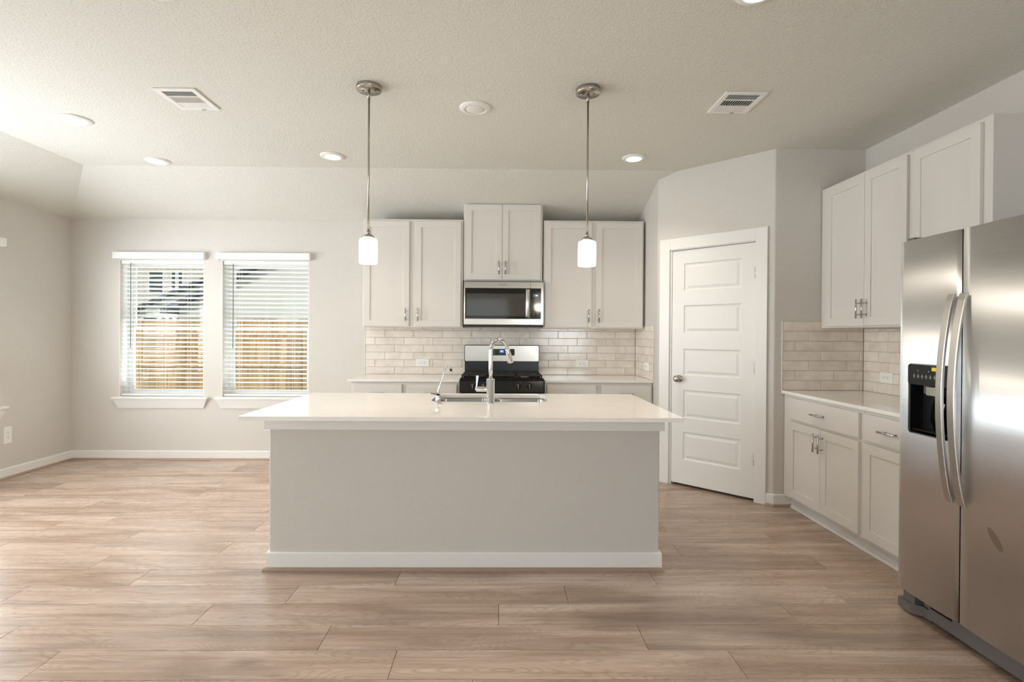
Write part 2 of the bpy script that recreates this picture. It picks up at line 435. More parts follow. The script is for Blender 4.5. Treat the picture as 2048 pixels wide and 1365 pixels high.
# pantry corner: return wall, angled wall with the door, short wall; rounded drywall corners
C0 = Vector((1.5006, 4.5799, 0)); SU = Vector((1, -1, 0)).normalized(); SN = Vector((-1, -1, 0)).normalized()
PM = basis(C0, SU, SN)       # local x = along the wall (s), local y = into the wall, z up
def pantry():
    mb = MB(); t = .115; zt = H2 + .04
    def S(s, d=0): p = C0 + SU * s - SN * d; return (p.x, p.y)
    def fillet(p, q, r_, rad=.022, n=5):
        p, q, r_ = Vector(p), Vector(q), Vector(r_); a = (p - q).normalized(); b = (r_ - q).normalized()
        ang = a.angle(b); dist = rad / math.tan(ang / 2); c = q + (a + b).normalized() * (rad / math.sin(ang / 2))
        A = q + a * dist; B = q + b * dist; out = []
        a0 = math.atan2(A.y - c.y, A.x - c.x); a1 = math.atan2(B.y - c.y, B.x - c.x)
        dd = (a1 - a0 + math.pi) % (2 * math.pi) - math.pi
        for k in range(n + 1):
            q_ = a0 + dd * k / n; out.append((c.x + rad * math.cos(q_), c.y + rad * math.sin(q_)))
        return out
    def extr(pts, z0, z1):
        ids = [[mb.vert((p[0], p[1], z)) for p in pts] for z in (z0, z1)]; n = len(pts)
        for i in range(n): mb.face([ids[0][i], ids[0][(i + 1) % n], ids[1][(i + 1) % n], ids[1][i]])
        mb.face(ids[0][::-1]); mb.face(ids[1])
    cl = (XR2, C0.y + (C0.x - XR2)); cr = (C0.x + (C0.y - YF), YF)
    s_l, s_r = -.022, .715
    left = [(XR2, D)] + fillet((XR2, D), cl, S(s_l)) + [S(s_l), S(s_l, t), (XR2 + t, cl[1] + .05), (XR2 + t, D)]
    extr(left, 0, zt)
    right = [S(s_r)] + fillet(S(s_r), cr, (XW, YF)) + [(XW, YF), (XW, YF + t), (cr[0] + .05, YF + t), S(s_r, t)]
    extr(right, 0, zt)
    extr([S(s_l), S(s_r), S(s_r, t), S(s_l, t)], 2.052, zt)
    struct(mb.build('wall_pantry', M_WALL))
    # door with casing
    d = thing('door_1', None, None, tuple(C0), kind='structure')
    mb = MB().tr(PM)
    w = .095; y0, y1 = -.017, 0
    so, si, ro, ri = -.115, -.022, .787, .699
    mb.box(so, si, y0, y1, 0, 2.148); mb.box(ri, ro, y0, y1, 0, 2.148); mb.box(si, ri, y0, y1, 2.052, 2.148)
    mb.build('door_casing', M_WHITE, d, bevel=.002)
    mb = MB().tr(PM); mb.box(si, si + .016, 0, .11, 0, 2.052); mb.box(.699, .715, 0, .11, 0, 2.052); mb.box(si + .016, .699, 0, .11, 2.045, 2.052)
    mb.box(si + .016, -.0, .045, .06, 0, 2.045); mb.box(.69, .699, .045, .06, 0, 2.045)
    mb.build('door_jamb', M_WHITE, d)
    # slab with five raised panels
    mb = MB().tr(PM); a, b_, zb, ztp = -.003, .694, .022, 2.040
    pan = [(.104, .587, z0, z1) for z0, z1 in ((.231, .472), (.593, .836), (.961, 1.19), (1.324, 1.565), (1.69, 1.925))]
    yf = .004
    outer = rect(a, b_, zb, ztp); holes = [rect(*p_) for p_ in pan]
    mb.flat(outer, holes, yf, yf + .036, lambda u, v, dd: (u, dd, v))
    for p_ in pan:
        prof = [(0, 0), (.004, .006), (.012, .009), (.018, .009), (.040, .003)]
        lps = []
        for off, dep in prof:
            lps.append([(u, yf + dep, v) for u, v in rect(p_[0] + off, p_[1] - off, p_[2] + off, p_[3] - off)])
        mb.loops(lps, cap0=False, smooth=False)
    slab = mb.build('door_slab', M_DOORW, d)
    mb = MB().tr(PM @ Matrix.Translation((.066, yf, .93)) @ Matrix.Rotation(math.radians(90), 4, 'X'))
    mb.lathe([(.030, 0), (.031, .004), (.027, .008), (.011, .011), (.010, .030), (.016, .034), (.026, .042), (.029, .052), (.026, .062), (.014, .067), (.002, .068)])
    mb.build('knob', M_NICKEL, slab)
    mb = MB().tr(PM); mb.box(-.0065, -.0028, yf - .001, yf + .03, .905, .955); mb.build('latch_plate', M_NICKEL, slab)
    for z in (.33, 1.055, 1.80):
        mb = MB().tr(PM); mb.cyl((.697, -.004, z - .045), (.697, -.004, z + .045), .0055, n=12); mb.box(.690, .704, -.001, .004, z - .044, z + .044)
        mb.build('hinge', M_NICKEL, d)
pantry()

# ------------------------------------------------------------------ baseboards and shoe mouldings
def strip(pts_in, h, th, name, m, z0=0.0, rad=None, closed=False):
    """moulding along a floor line; pts_in: polyline of (x, y); thickness to the left side of travel"""
    P = [Vector(p) for p in pts_in]; mb = MB()
    nrm = []
    for i in range(len(P)):
        if i < len(P) - 1: b = (P[i + 1] - P[i]).normalized()
        a = (P[i] - P[i - 1]).normalized() if i else b
        if i == len(P) - 1: b = a
        na, nb = Vector((-a.y, a.x)), Vector((-b.y, b.x)); q = (na + nb)
        q = q / max(.2, q.dot(na)); nrm.append(q)
    if rad: prof = [(0, 0)] + [(th * math.cos(t), h * math.sin(t)) for t in [math.pi / 2 * k / 5 for k in range(6)]]
    else: prof = [(0, 0), (th, 0), (th, h - .006), (th - .004, h), (0, h)]
    lps = [[(p.x + q.x * a, p.y + q.y * a, z0 + b) for a, b in prof] for p, q in zip(P, nrm)]
    mb.loops(lps, smooth=False)
    return struct(mb.build(name, m))
strip([(XL, D), (XL, YR)][::1], .092, .014, 'baseboard_left', M_WHITE)
strip([(-1.36, D), (XL + .014, D)], .092, .014, 'baseboard_back', M_WHITE)
strip([(XL + .014, D - .014), (XL + .014, YR)], .018, .016, 'trim_1', M_SHOE, rad=1)
strip([(-1.36, D - .014), (XL + .03, D - .014)], .018, .016, 'trim_2', M_SHOE, rad=1)
cr_ = (C0.x + (C0.y - YF), YF)
pr_ = C0 + SU * .787
strip([(2.235, YF), (cr_[0] + .002, YF), (pr_.x, pr_.y)], .092, .014, 'baseboard_pantry', M_WHITE)
strip([(2.235, YF - .014), (cr_[0] - .004, YF - .014), (pr_.x - .01, pr_.y - .01)], .018, .014, 'trim_3', M_SHOE, rad=1)
strip([(XW, YR), (XW, 1.40)], .092, .014, 'baseboard_right', M_WHITE)

# ------------------------------------------------------------------ windows and blinds
def window(name, M, w, h):
    """local frame: x along wall 0..w, y into the wall, z 0..h above the opening's bottom"""
    t = thing(name, None, None, tuple(M.translation), kind='structure')
    mb = MB().tr(M); f = .035; y0, y1 = .118, .178
    mb.box(0, f, y0, y1, 0, h); mb.box(w - f, w, y0, y1, 0, h); mb.box(f, w - f, y0, y1, 0, f); mb.box(f, w - f, y0, y1, h - f, h)
    fr = mb.build('frame', M_WHITE, t, bevel=.003)
    mb = MB().tr(M); s = .028; zm = h * .5
    for z0, z1, ya in ((f, zm + .018, .128), (zm - .018, h - f, .150)):
        mb.box(f, f + s, ya, ya + .02, z0, z1); mb.box(w - f - s, w - f, ya, ya + .02, z0, z1); mb.box(f + s, w - f - s, ya, ya + .02, z0, z0 + s); mb.box(f + s, w - f - s, ya, ya + .02, z1 - s, z1)
    mb.build('sash', M_WHITE, t)
    mb = MB().tr(M); mb.box(f + s, w - f - s, .136, .139, f + s, zm - .01); mb.box(f + s, w - f - s, .158, .161, zm + .01, h - f - s)
    mb.build('pane', M_GLASS, t)
    # jamb lining
    mb = MB().tr(M); mb.box(0, .004, 0, .118, 0, h); mb.box(w - .004, w, 0, .118, 0, h); mb.box(.004, w - .004, 0, .118, h - .004, h)
    mb.build('jamb_lining', M_WHITE, t)
    mb = MB().tr(M)
    mb.box(-.055, w + .055, -.048, .0, -.022, 0); mb.box(.0, w, .0, .118, -.0195, 0.0005)
    mb.build('sill', M_WHITE, t, bevel=.003)
    # apron: tapered board below the sill
    mb = MB().tr(M); a = [(-.045, -.040, -.022), (w + .045, -.040, -.022), (w + .005, -.012, -.118), (-.005, -.012, -.118)]
    b = [(-.045, 0, -.022), (w + .045, 0, -.022), (w + .005, 0, -.118), (-.005, 0, -.118)]
    A = [mb.vert(p) for p in a]; B = [mb.vert(p) for p in b]; mb.face(A); mb.face(B[::-1])
    for i in range(4): mb.face([A[i], A[(i + 1) % 4], B[(i + 1) % 4], B[i]])
    mb.build('apron', M_WHITE, t)
    return t
def blind(M, w, h, label, wand=.14):
    t = thing('window_blind', label, 'blinds', tuple(M.translation), group='white slatted blinds')
    mb = MB().tr(M); mb.box(-.040, w + .022, -.052, -.040, h + .004, h + .074); mb.box(-.040, -.030, -.040, 0, h + .004, h + .074); mb.box(w + .012, w + .022, -.040, 0, h + .004, h + .074)
    mb.box(-.040, w + .022, -.052, 0, h + .070, h + .074)
    mb.build('valance', M_BLIND, t, bevel=.003)
    mb = MB().tr(M); mb.box(.01, w - .01, .012, .055, h - .040, h - .005); mb.build('head_rail', M_BLIND, t)
    mb = MB().tr(M); n = 29; pitch = (h - .075) / n; tilt = math.radians(15); sw = .025; yc = .040
    for k in range(n):
        z = .045 + pitch * (k + .2); c, s_ = math.cos(tilt), math.sin(tilt)
        # room edge (y smaller) is raised
        A = [(x, yc - sw * c, z + sw * s_) for x in (.010, w - .010)]; B = [(x, yc + sw * c, z - sw * s_) for x in (.010, w - .010)]
        th = .0028; nx, nz = s_ * th, c * th
        q = [A[0], A[1], B[1], B[0]]; lo = [mb.vert(p) for p in q]; hi = [mb.vert((p[0], p[1] + nx, p[2] + nz)) for p in q]
        mb.face(lo); mb.face(hi[::-1])
        for i in range(4): mb.face([lo[i], lo[(i + 1) % 4], hi[(i + 1) % 4], hi[i]])
    mb.build('slats', M_BLIND, t)
    mb = MB().tr(M); mb.box(.010, w - .010, .018, .062, .008, .026); mb.build('bottom_rail', M_BLIND, t, bevel=.003)
    for x in (.17, w * .5 , w - .17):
        mb = MB().tr(M)
        for y in (.012, .066): mb.box(x - .0008, x + .0008, y, y + .001, .026, h - .03)
        mb.build('ladder_cord', M_BLIND, t)
    mb = MB().tr(M); mb.cyl((.115, -.004, h - .03), (.115, -.006, h - .90), .0035, n=10); mb.build('tilt_wand', M_GREYP, t)
    return t
def wb(x0, x1, z0, z1, nm, lab):
    M = basis((x0, D, z0), (1, 0, 0), (0, -1, 0)); window(nm, M, x1 - x0, z1 - z0)
    if lab: blind(M, x1 - x0, z1 - z0, lab)
wb(*WIN1, 'window_1', 'open white slatted blind on the window nearest the room corner')
wb(*WIN2, 'window_2', 'open white slatted blind on the window nearer the kitchen cabinets')
def wl(y0, y1, z0, z1, nm, lab):
    M = basis((XL, y0, z0), (0, 1, 0), (1, 0, 0)); window(nm, M, y1 - y0, z1 - z0)
    if lab: blind(M, y1 - y0, z1 - z0, lab)
wl(*LW[0], 'window_3', 'white blind on the side wall window, only its edge in view')
wl(*LW[1], 'window_4', None)
wl(*LW[2], 'window_5', None)
def patio():  # glazing added behind the camera as openings for the fill lamps
    t = thing('added_window_6', None, None, (-1.9, YR, 0), kind='structure')
    mb = MB()
    for x in (-4.0, -2.63, -1.23, .14): mb.box(x, x + .06, YR - .12, YR - .04, .02, 2.3)
    mb.box(-3.94, .14, YR - .12, YR - .04, 2.24, 2.3); mb.box(-3.94, .14, YR - .12, YR - .04, .02, .08); mb.build('frame', M_WHITE, t)
    mb = MB()
    for x in (-3.94, -2.57, -1.17): mb.box(x, x + 1.31, YR - .082, YR - .078, .08, 2.24)
    mb.build('pane', M_GLASS, t)
    t = thing('added_window_7', None, None, (1.7, YR, .75), kind='structure')
    mb = MB(); mb.flat(rect(1.0, 2.4, .75, 2.15), [rect(1.05, 1.675, .8, 2.1), rect(1.725, 2.35, .8, 2.1)], YR - .12, YR - .06, lambda u, v, d: (u, d, v)); mb.build('frame', M_WHITE, t)
    mb = MB(); mb.box(1.05, 2.35, YR - .092, YR - .088, .8, 2.1); mb.build('pane', M_GLASS, t)
patio()

# ------------------------------------------------------------------ cabinets
def pull(M, u, z, length=.128, vertical=True, parent=None):
    """bar pull centred on (u, z), standing off the face"""
    mb = MB().tr(M); so = .033; l = length / 2
    if vertical:
        mb.cyl((u, -so, z - l), (u, -so, z + l), .0058, n=14)
        for q in (-.6, .6): mb.cyl((u, -so, z + l * q), (u, 0, z + l * q), .0045, n=10)
    else:
        mb.cyl((u - l, -so, z), (u + l, -so, z), .0058, n=14)
        for q in (-.6, .6): mb.cyl((u + l * q, -so, z), (u + l * q, 0, z), .0045, n=10)
    return mb.build('handle', M_PULL, parent)
def shaker(M, u0, u1, z0, z1, parent, y=0.0, th=.020, rail=.058, name='door'):
    mb = MB().tr(M); f = y - th
    mb.flat(rect(u0, u1, z0, z1), [rect(u0 + rail, u1 - rail, z0 + rail, z1 - rail)], f, y, lambda u, v, d: (u, d, v))
    mb.box(u0 + rail - .003, u1 - rail + .003, f + .008, y - .003, z0 + rail - .003, z1 - rail + .003)
    return mb.build(name, M_CAB, parent, bevel=.0016)
def slabfront(M, u0, u1, z0, z1, parent, y=0.0, th=.020):
    mb = MB().tr(M); mb.box(u0, u1, y - th, y, z0, z1); return mb.build('drawer', M_CAB, parent, bevel=.002)
def cabinet(name, label, cat, M, w, dep, z0, z1, toe=0, group=None):
    t = thing(name, label, cat, tuple(M @ Vector((w / 2, 0, z0 if not toe else 0))), group)
    mb = MB().tr(M); mb.box(0, w, 0, dep, z0, z1)
    if toe: mb.box(.0, w, .07, dep, 0, z0)
    mb.build('cabinet_body', M_CAB, t, bevel=.0012)
    return t
YCF = D - .330         # face frame plane of the wall cabinets on the back wall
def upper(label, x0, x1, z0, z1, doors, dz0, dz1, hz, inner=True):
    M = basis((x0, YCF, 0), (1, 0, 0), (0, -1, 0))
    t = cabinet('wall_cabinet', label, 'cabinet', M, x1 - x0, .327, z0, z1, group='pale greige wall cabinets')
    for a, b, hs in doors:
        dr = shaker(M, a - x0, b - x0, dz0, dz1, t)
        Mh = M @ Matrix.Translation((0, -.020, 0)); pull(Mh, (b - x0 - .030) if hs == 'r' else (a - x0 + .030), hz, parent=dr)
    # light rail
    return t
upper('tall pale wall cabinet with two doors left of the microwave', -1.339, -.373, 1.366, 2.412, [(-1.324, -.888, 'r'), (-.830, -.392, 'l')], 1.377, 2.390, 1.487)
upper('raised pale wall cabinet directly above the microwave', -.367, .397, 1.822, 2.566, [(-.347, .0055, 'r'), (.0085, .378, 'l')], 1.832, 2.558, 1.945)
upper('tall pale wall cabinet right of the microwave, beside the pantry wall', .408, 1.381, 1.366, 2.412, [(.422, .874, 'r'), (.916, 1.366, 'l')], 1.377, 2.390, 1.487)
def base_back(label, x0, x1, cols):
    yf = D - .612; M = basis((x0, yf, 0), (1, 0, 0), (0, -1, 0))
    t = cabinet('base_cabinet', label, 'cabinet', M, x1 - x0, .609, .10, ZU - .001, toe=1, group='pale greige base cabinets')
    Mh = M @ Matrix.Translation((0, -.020, 0))
    for i, (a, b) in enumerate(cols):
        d = slabfront(M, a - x0, b - x0, .690, .843, t); pull(Mh, (a + b) / 2 - x0, .766, vertical=False, parent=d)
        dr = shaker(M, a - x0, b - x0, .115, .672, t); pull(Mh, (b - x0 - .03) if i == 0 else (a - x0 + .03), .58, parent=dr)
base_back('base cabinet left of the range, under the left countertop', -1.364, -.378, [(-1.340, -.901), (-.856, -.402)])
base_back('base cabinet right of the range, beside the pantry wall', .402, 1.393, [(.424, .872), (.921, 1.373)])
def counter(name, label, x0, x1, y0, y1, r=.012, hole=None, rc=None):
    mb = MB(); holes = [hole] if hole else []
    mb.flat(rrect(x0, x1, y0, y1, rc or .004, 5), holes, ZU, ZC, lambda u, v, d: (u, v, d))
    o = mb.build(name, M_QUARTZ, off=((x0 + x1) / 2, (y0 + y1) / 2, ZU), bevel=.003)
    tag(o, label, 'countertop', 'white quartz countertops'); return o
counter('countertop', 'short white countertop left of the range, below the windows side cabinets', -1.394, -.375, D - .637, D - .001)
counter('countertop', 'white countertop between the range and the pantry return wall', .400, XR2 - .001, D - .637, D - .001)
# right-hand run
XF = 2.450
def upper_r(label, ya, yb, doors, dz0=1.377, dz1=2.398):
    M = basis((XF, ya, 0), (0, -1, 0), (-1, 0, 0))     # u runs towards the camera
    t = cabinet('wall_cabinet', label, 'cabinet', M, ya - yb, .333, 1.366, 2.420, group='pale greige wall cabinets')
    Mh = M @ Matrix.Translation((0, -.020, 0))
    for a, b, hs in doors:
        dr = shaker(M, ya - a, ya - b, dz0, dz1, t); pull(Mh, (ya - b - .027) if hs == 'r' else (ya - a + .027), 1.490, parent=dr)
upper_r('double-door wall cabinet on the right wall, in the tiled corner', YF - .004, 3.102, [(3.900, 3.489, 'r'), (3.486, 3.124, 'l')])
upper_r('single-door wall cabinet on the right wall, next to the refrigerator', 3.100, 2.590, [(3.080, 2.640, 'l')])
XFB = 2.172
def base_r(label, ya, yb, drawer, doors):
    M = basis((XFB, ya, 0), (0, -1, 0), (-1, 0, 0))
    t = cabinet('base_cabinet', label, 'cabinet', M, ya - yb, XW - XFB - .002, .09, ZU - .001, toe=0, group='pale greige base cabinets')
    mb = MB().tr(M); mb.box(0, ya - yb, .055, XW - XFB - .002, 0, .09); mb.build('toe_kick', M_CAB, t)
    Mh = M @ Matrix.Translation((0, -.020, 0))
    d = slabfront(M, ya - drawer[0], ya - drawer[1], .690, .845, t); pull(Mh, ya - (drawer[0] + drawer[1]) / 2, .766, vertical=False, parent=d)
    for a, b, hs in doors:
        dr = shaker(M, ya - a, ya - b, .112, .672, t); pull(Mh, (ya - b - .027) if hs == 'r' else (ya - a + .027), .581, parent=dr)
base_r('base cabinet with one wide drawer over two doors, right wall', YF - .004, 3.102, (3.885, 3.124), [(3.885, 3.502, 'r'), (3.499, 3.124, 'l')])
base_r('narrow base cabinet with one drawer beside the refrigerator', 3.100, 2.520, (3.082, 2.640), [(3.082, 2.640, 'r')])
o = counter('countertop', 'white countertop along the right wall between pantry corner and refrigerator', 2.147, XW - .001, 2.520, YF - .001)
strip([(XFB + .055, 2.53), (XFB + .055, YF - .02)], .016, .016, 'trim_4', M_WHITE, rad=1)

# ------------------------------------------------------------------ tiled backsplashes
def tiles(label, M, w, h, joints, first, name='tile_backsplash', cuts=()):
    """joints: three joint offsets for rows counted from the counter"""
    p, L, g = .0754, .2975, .0016; mb = MB(); mb.tr(M)
    mb.cur = 1; mb.a = (.5, .5, .5); mb.box(0, w, -.0045, -.0005, 0, h); mb.cur = 0
    row = 0; z = 0.0
    while z < h - .005:
        off = joints[row % 3]; x = off - math.ceil(off / L) * L
        while x < w:
            xa, xb = max(0, x), min(w, x + L); za, zb = z, min(h, z + p)
            if xb - xa > .006:
                mb.a = (random.random(), random.random(), random.random())
                y = -.0075 - random.uniform(0, .0008); o = [mb.vert(q) for q in ((xa + g, -.0045, za + g), (xb - g, -.0045, za + g), (xb - g, -.0045, zb - g), (xa + g, -.0045, zb - g))]
                e = .0022; t = [mb.vert(q) for q in ((xa + g + e, y, za + g + e), (xb - g - e, y, za + g + e), (xb - g - e, y, zb - g - e), (xa + g + e, y, zb - g - e))]
                mb.face(t)
                for i in range(4): mb.face([o[i], o[(i + 1) % 4], t[(i + 1) % 4], t[i]])
            x += L
        z += p; row += 1
    ob = mb.build(name, [M_TILE, M_GROUT], off=tuple(M.translation))
    tag(ob, label, 'backsplash', 'beige tile backsplashes'); return ob
zb = ZC + .0005
x0 = -1.396
tiles('beige tile backsplash across the back wall behind the range', basis((x0, D, zb), (1, 0, 0), (0, -1, 0)), XR2 - .0085 - x0, .52, [-1.095 - x0, -1.295 - x0, -1.195 - x0], 0)
tiles('narrow tiled strip on the return wall beside the pantry door', basis((XR2, D - .006, zb), (0, -1, 0), (-1, 0, 0)), .628, .505, [.1, .2, .0], 0)
tiles('beige tile backsplash on the short wall facing the room, right of the pantry', basis((2.151, YF, zb), (1, 0, 0), (0, -1, 0)), XW - .0085 - 2.151, .527, [2.452 - 2.151, 2.25 - 2.151, 2.353 - 2.151], 0)
tiles('beige tile backsplash along the right wall behind the refrigerator side', basis((XW, YF - .006, zb), (0, -1, 0), (-1, 0, 0)), YF - 2.52, .475, [.16, .065, .26], 0)

for n_, a_ in (('trim_5', (-1.3985, -1.3958, D - .009, D, ZC + .0005, 1.372)), ('trim_6', (2.1485, 2.1512, YF - .009, YF, ZC + .0005, 1.417))):
    mb = MB(); mb.box(*a_); struct(mb.build(n_, M_WHITE))

# ------------------------------------------------------------------ outlets
def outlet(M, label, w=.072, h=.117, horiz=False, two=False):
    t = thing('power_outlet', label, 'outlet', tuple(M.translation), group='white power outlets')
    mb = MB().tr(M)
    if horiz: w, h = h, w
    lps = [[(u, -d, v) for u, v in rrect(-w / 2 + o_, w / 2 - o_, -h / 2 + o_, h / 2 - o_, .006, 4)] for o_, d in ((0, 0), (0, .003), (.003, .006))]
    mb.loops(lps, smooth=False); mb.build('cover_plate', M_PLATE, t)
    for q in (-.020, .020):
        cu, cv = (q, 0) if horiz else (0, q)
        mb = MB().tr(M @ Matrix.Translation((cu, -.006, cv)))
        R_ = Matrix.Rotation(math.radians(90), 4, 'Y') if horiz else Matrix.Identity(4)
        mb.tr(M @ Matrix.Translation((cu, -.006, cv)) @ R_)
        lps = [[(u, -d, v) for u, v in rrect(-.017, .017, -.014, .014, .009, 4)] for d in (0, .0018)]
        mb.loops(lps, smooth=False); mb.cur = 1
        mb.box(-.0085, -.0062, -.0023, -.0017, -.001, .009); mb.box(.0060, .0083, -.0023, -.0017, .0, .008); mb.cyl((0, -.0023, -.007), (0, -.0017, -.007), .0032, n=12)
        mb.build('receptacle', [M_PLATE, M_SLOT], t)
    return t
yb = D - .0085
outlet(basis((-.805, yb, 1.0085), (1, 0, 0), (0, -1, 0)), 'white outlet on the backsplash left of the range', w=.078, h=.134, horiz=True)
outlet(basis((.838, yb, 1.006), (1, 0, 0), (0, -1, 0)), 'white outlet on the backsplash right of the range', w=.078, h=.132, horiz=True)
outlet(basis((XR2 - .0085, 4.975, 1.005), (0, -1, 0), (-1, 0, 0)), 'white outlet on the narrow tiled return wall beside the pantry', w=.078, h=.14, horiz=True)
outlet(basis((XW - .0085, 3.738, 1.007), (0, -1, 0), (-1, 0, 0)), 'white outlet on the right wall tiles near the refrigerator', w=.078, h=.125, horiz=True)
outlet(basis((XL, 4.716, .382), (0, 1, 0), (1, 0, 0)), 'white outlet low on the left wall', w=.074, h=.15)
outlet(basis((-2.392, D, .362), (1, 0, 0), (0, -1, 0)), 'white outlet low on the back wall, mostly behind the island', w=.074, h=.125)

# ------------------------------------------------------------------ island
IX0, IX1, IY0, IY1 = -1.270, .884, 2.895, 3.640
def island():
    t = thing('kitchen_island', 'large grey-painted kitchen island with white skirting in the room centre', 'island', ((IX0 + IX1) / 2, IY0, 0))
    mb = MB(); mb.box(IX0, IX1, IY0, IY0 + .14, 0, ZU - .001); mb.build('front_panel', M_WALL, t, bevel=.008, seg=3)
    mb = MB(); mb.box(IX0 - .022, IX1 + .022, IY0 - .02, IY0 + .165, .775, ZU - .0015); mb.build('apron_trim', M_WHITE, t, bevel=.002)
    mb = MB()
    lps = []
    def ring(o, z): return [(IX0 - o, IY0 - o, z), (IX1 + o, IY0 - o, z), (IX1 + o, IY0 + .14, z), (IX0 - o, IY0 + .14, z)]
    mb.loops([ring(.013, 0), ring(.013, .094), ring(.009, .1)], smooth=False); mb.build('skirting', M_WHITE, t)
    mb = MB(); mb.loops([ring(.013, 0), ring(.027, 0), ring(.0265, .008), ring(.022, .0145), ring(.013, .019)], smooth=False, cap0=False); mb.build('shoe_moulding', M_SHOE, t)
    mb = MB(); mb.box(IX0 + .03, IX1 - .03, IY0 + .14, IY1 - .09, 0, .10)
    mb.flat(rect(IX0 + .02, IX1 - .02, IY0 + .14, IY1 - .02), [rect(-.475, .345, IY0 + .16, IY1 - .035)], .10, ZU - .002, lambda u, v, d: (u, v, d))
    mb.box(-.475, .345, IY0 + .16, IY1 - .035, .10, .12)
    mb.build('cabinet_body', M_CAB, t)
    M = basis((IX1 - .02, IY1 - .02, 0), (-1, 0, 0), (0, 1, 0)); W = IX1 - IX0 - .04
    Mh = M @ Matrix.Translation((0, -.020, 0)); n = 5; cw = W / n
    for k in range(n):
        d = slabfront(M, k * cw + .012, (k + 1) * cw - .012, .69, .845, t); pull(Mh, (k + .5) * cw, .766, vertical=False, parent=d)
        dr = shaker(M, k * cw + .012, (k + 1) * cw - .012, .112, .672, t); pull(Mh, (k + 1) * cw - .04, .58, parent=dr)
island()
SX0, SX1, SY0, SY1 = -.432, .298, 3.212, 3.590
counter('countertop', 'long white quartz island countertop with the sink cut into it', -1.304, .918, 2.609, 3.668, hole=rrect(SX0, SX1, SY0, SY1, .07, 8), rc=.008)
def sink():
    t = thing('sink', 'undermounted double-bowl steel sink in the island', 'sink', ((SX0 + SX1) / 2, (SY0 + SY1) / 2, .70))
    zr = ZU - .0005; xm = -.070
    bowls = [(SX0 + .004, xm - .012), (xm + .012, SX1 - .004)]
    hl = [rrect(a, b, SY0 + .004, SY1 - .004, .065, 7) for a, b in bowls]
    mb = MB(); mb.flat(rrect(SX0 - .02, SX1 + .02, SY0 - .02, SY1 + .02, .08, 8), hl, zr - .0015, zr, lambda u, v, d: (u, v, d)); mb.build('rim', M_SINK, t)
    for a, b in bowls:
        mb = MB(); lps = []
        for o_, z, r in ((0, zr, .065), (.002, zr - .01, .063), (.006, zr - .17, .058), (.016, zr - .190, .05), (.035, zr - .198, .04), (.10, zr - .201, .02)):
            lps.append([(u, v, z) for u, v in rrect(a + o_, b - o_, SY0 + .004 + o_, SY1 - .004 - o_, r, 7)])
        mb.loops(lps, cap0=False)
        ob = mb.build('basin', M_SINK, t); sd = ob.modifiers.new('thickness', 'SOLIDIFY'); sd.thickness = .0012; sd.offset = -1
        mb = MB(); mb.lathe([(.045, .0), (.043, .003), (.030, .002), (.028, -.0005), (.002, -.0005)], ((a + b) / 2, (SY0 + SY1) / 2, zr - .2005)); mb.build('drain', M_CHROME, t)
sink()
def faucet():
    bx, by = -.061, 3.148
    t = thing('kitchen_faucet', 'tall chrome pull-down faucet with arched spout behind the sink edge', 'faucet', (bx, by, ZC))
    mb = MB(); mb.lathe([(.0265, 0), (.0265, .004), (.0245, .006), (.0245, .144), (.023, .147), (.0135, .147)], (bx, by, ZC)); mb.build('faucet_body', M_CHROME, t)
    d = Vector((.115, .085)); L = d.length; d = d / L
    def P(h, z): return (bx + d.x * h, by + d.y * h, z)
    pts = [P(0, ZC + .146), P(0, 1.10), P(0, 1.195)]; R_ = .0625; zc_ = 1.200
    for k in range(0, 15):
        a = math.radians(180 - 168 * k / 14); pts.append(P(R_ + R_ * math.cos(a), zc_ + R_ * 1.12 * math.sin(a)))
    mb = MB(); mb.tube(pts, .0125, 20)
    mb.build('spout', M_CHROME, t)
    p0 = Vector(pts[-1]); p1 = Vector(P(R_ * 2 + .026, 1.128)); ax = (p1 - p0)
    mb = MB(); mb.tube([p0, p0 + ax * .06, p0 + ax * .08, p0 + ax * .5, p0 + ax * .93, p1], [.0135, .0138, .0145, .0165, .0195, .0185], 22); mb.build('spray_head', M_CHROME, t)
    mb = MB(); mb.tube([p1, p1 + ax.normalized() * .0015], [.015, .0145], 20); mb.build('nozzle', M_GREYP, t)
    mb = MB(); mb.cyl((bx - .02, by, .973), (bx - .086, by, .973), .0165, n=22); mb.box(bx - .086, bx - .0855, by - .005, by + .005, .968, .978)
    vs = [(bx - .088, by, .968), (bx - .083, by, 1.0), (bx - .079, by, 1.055)]
    lps = [[(x - w_, y - .008, z), (x + w_, y - .008, z), (x + w_, y + .008, z), (x - w_, y + .008, z)] for (x, y, z), w_ in zip(vs, (.0045, .004, .0075))]
    mb.loops(lps, smooth=False); mb.build('lever', M_CHROME, t, bevel=.0015)
faucet()
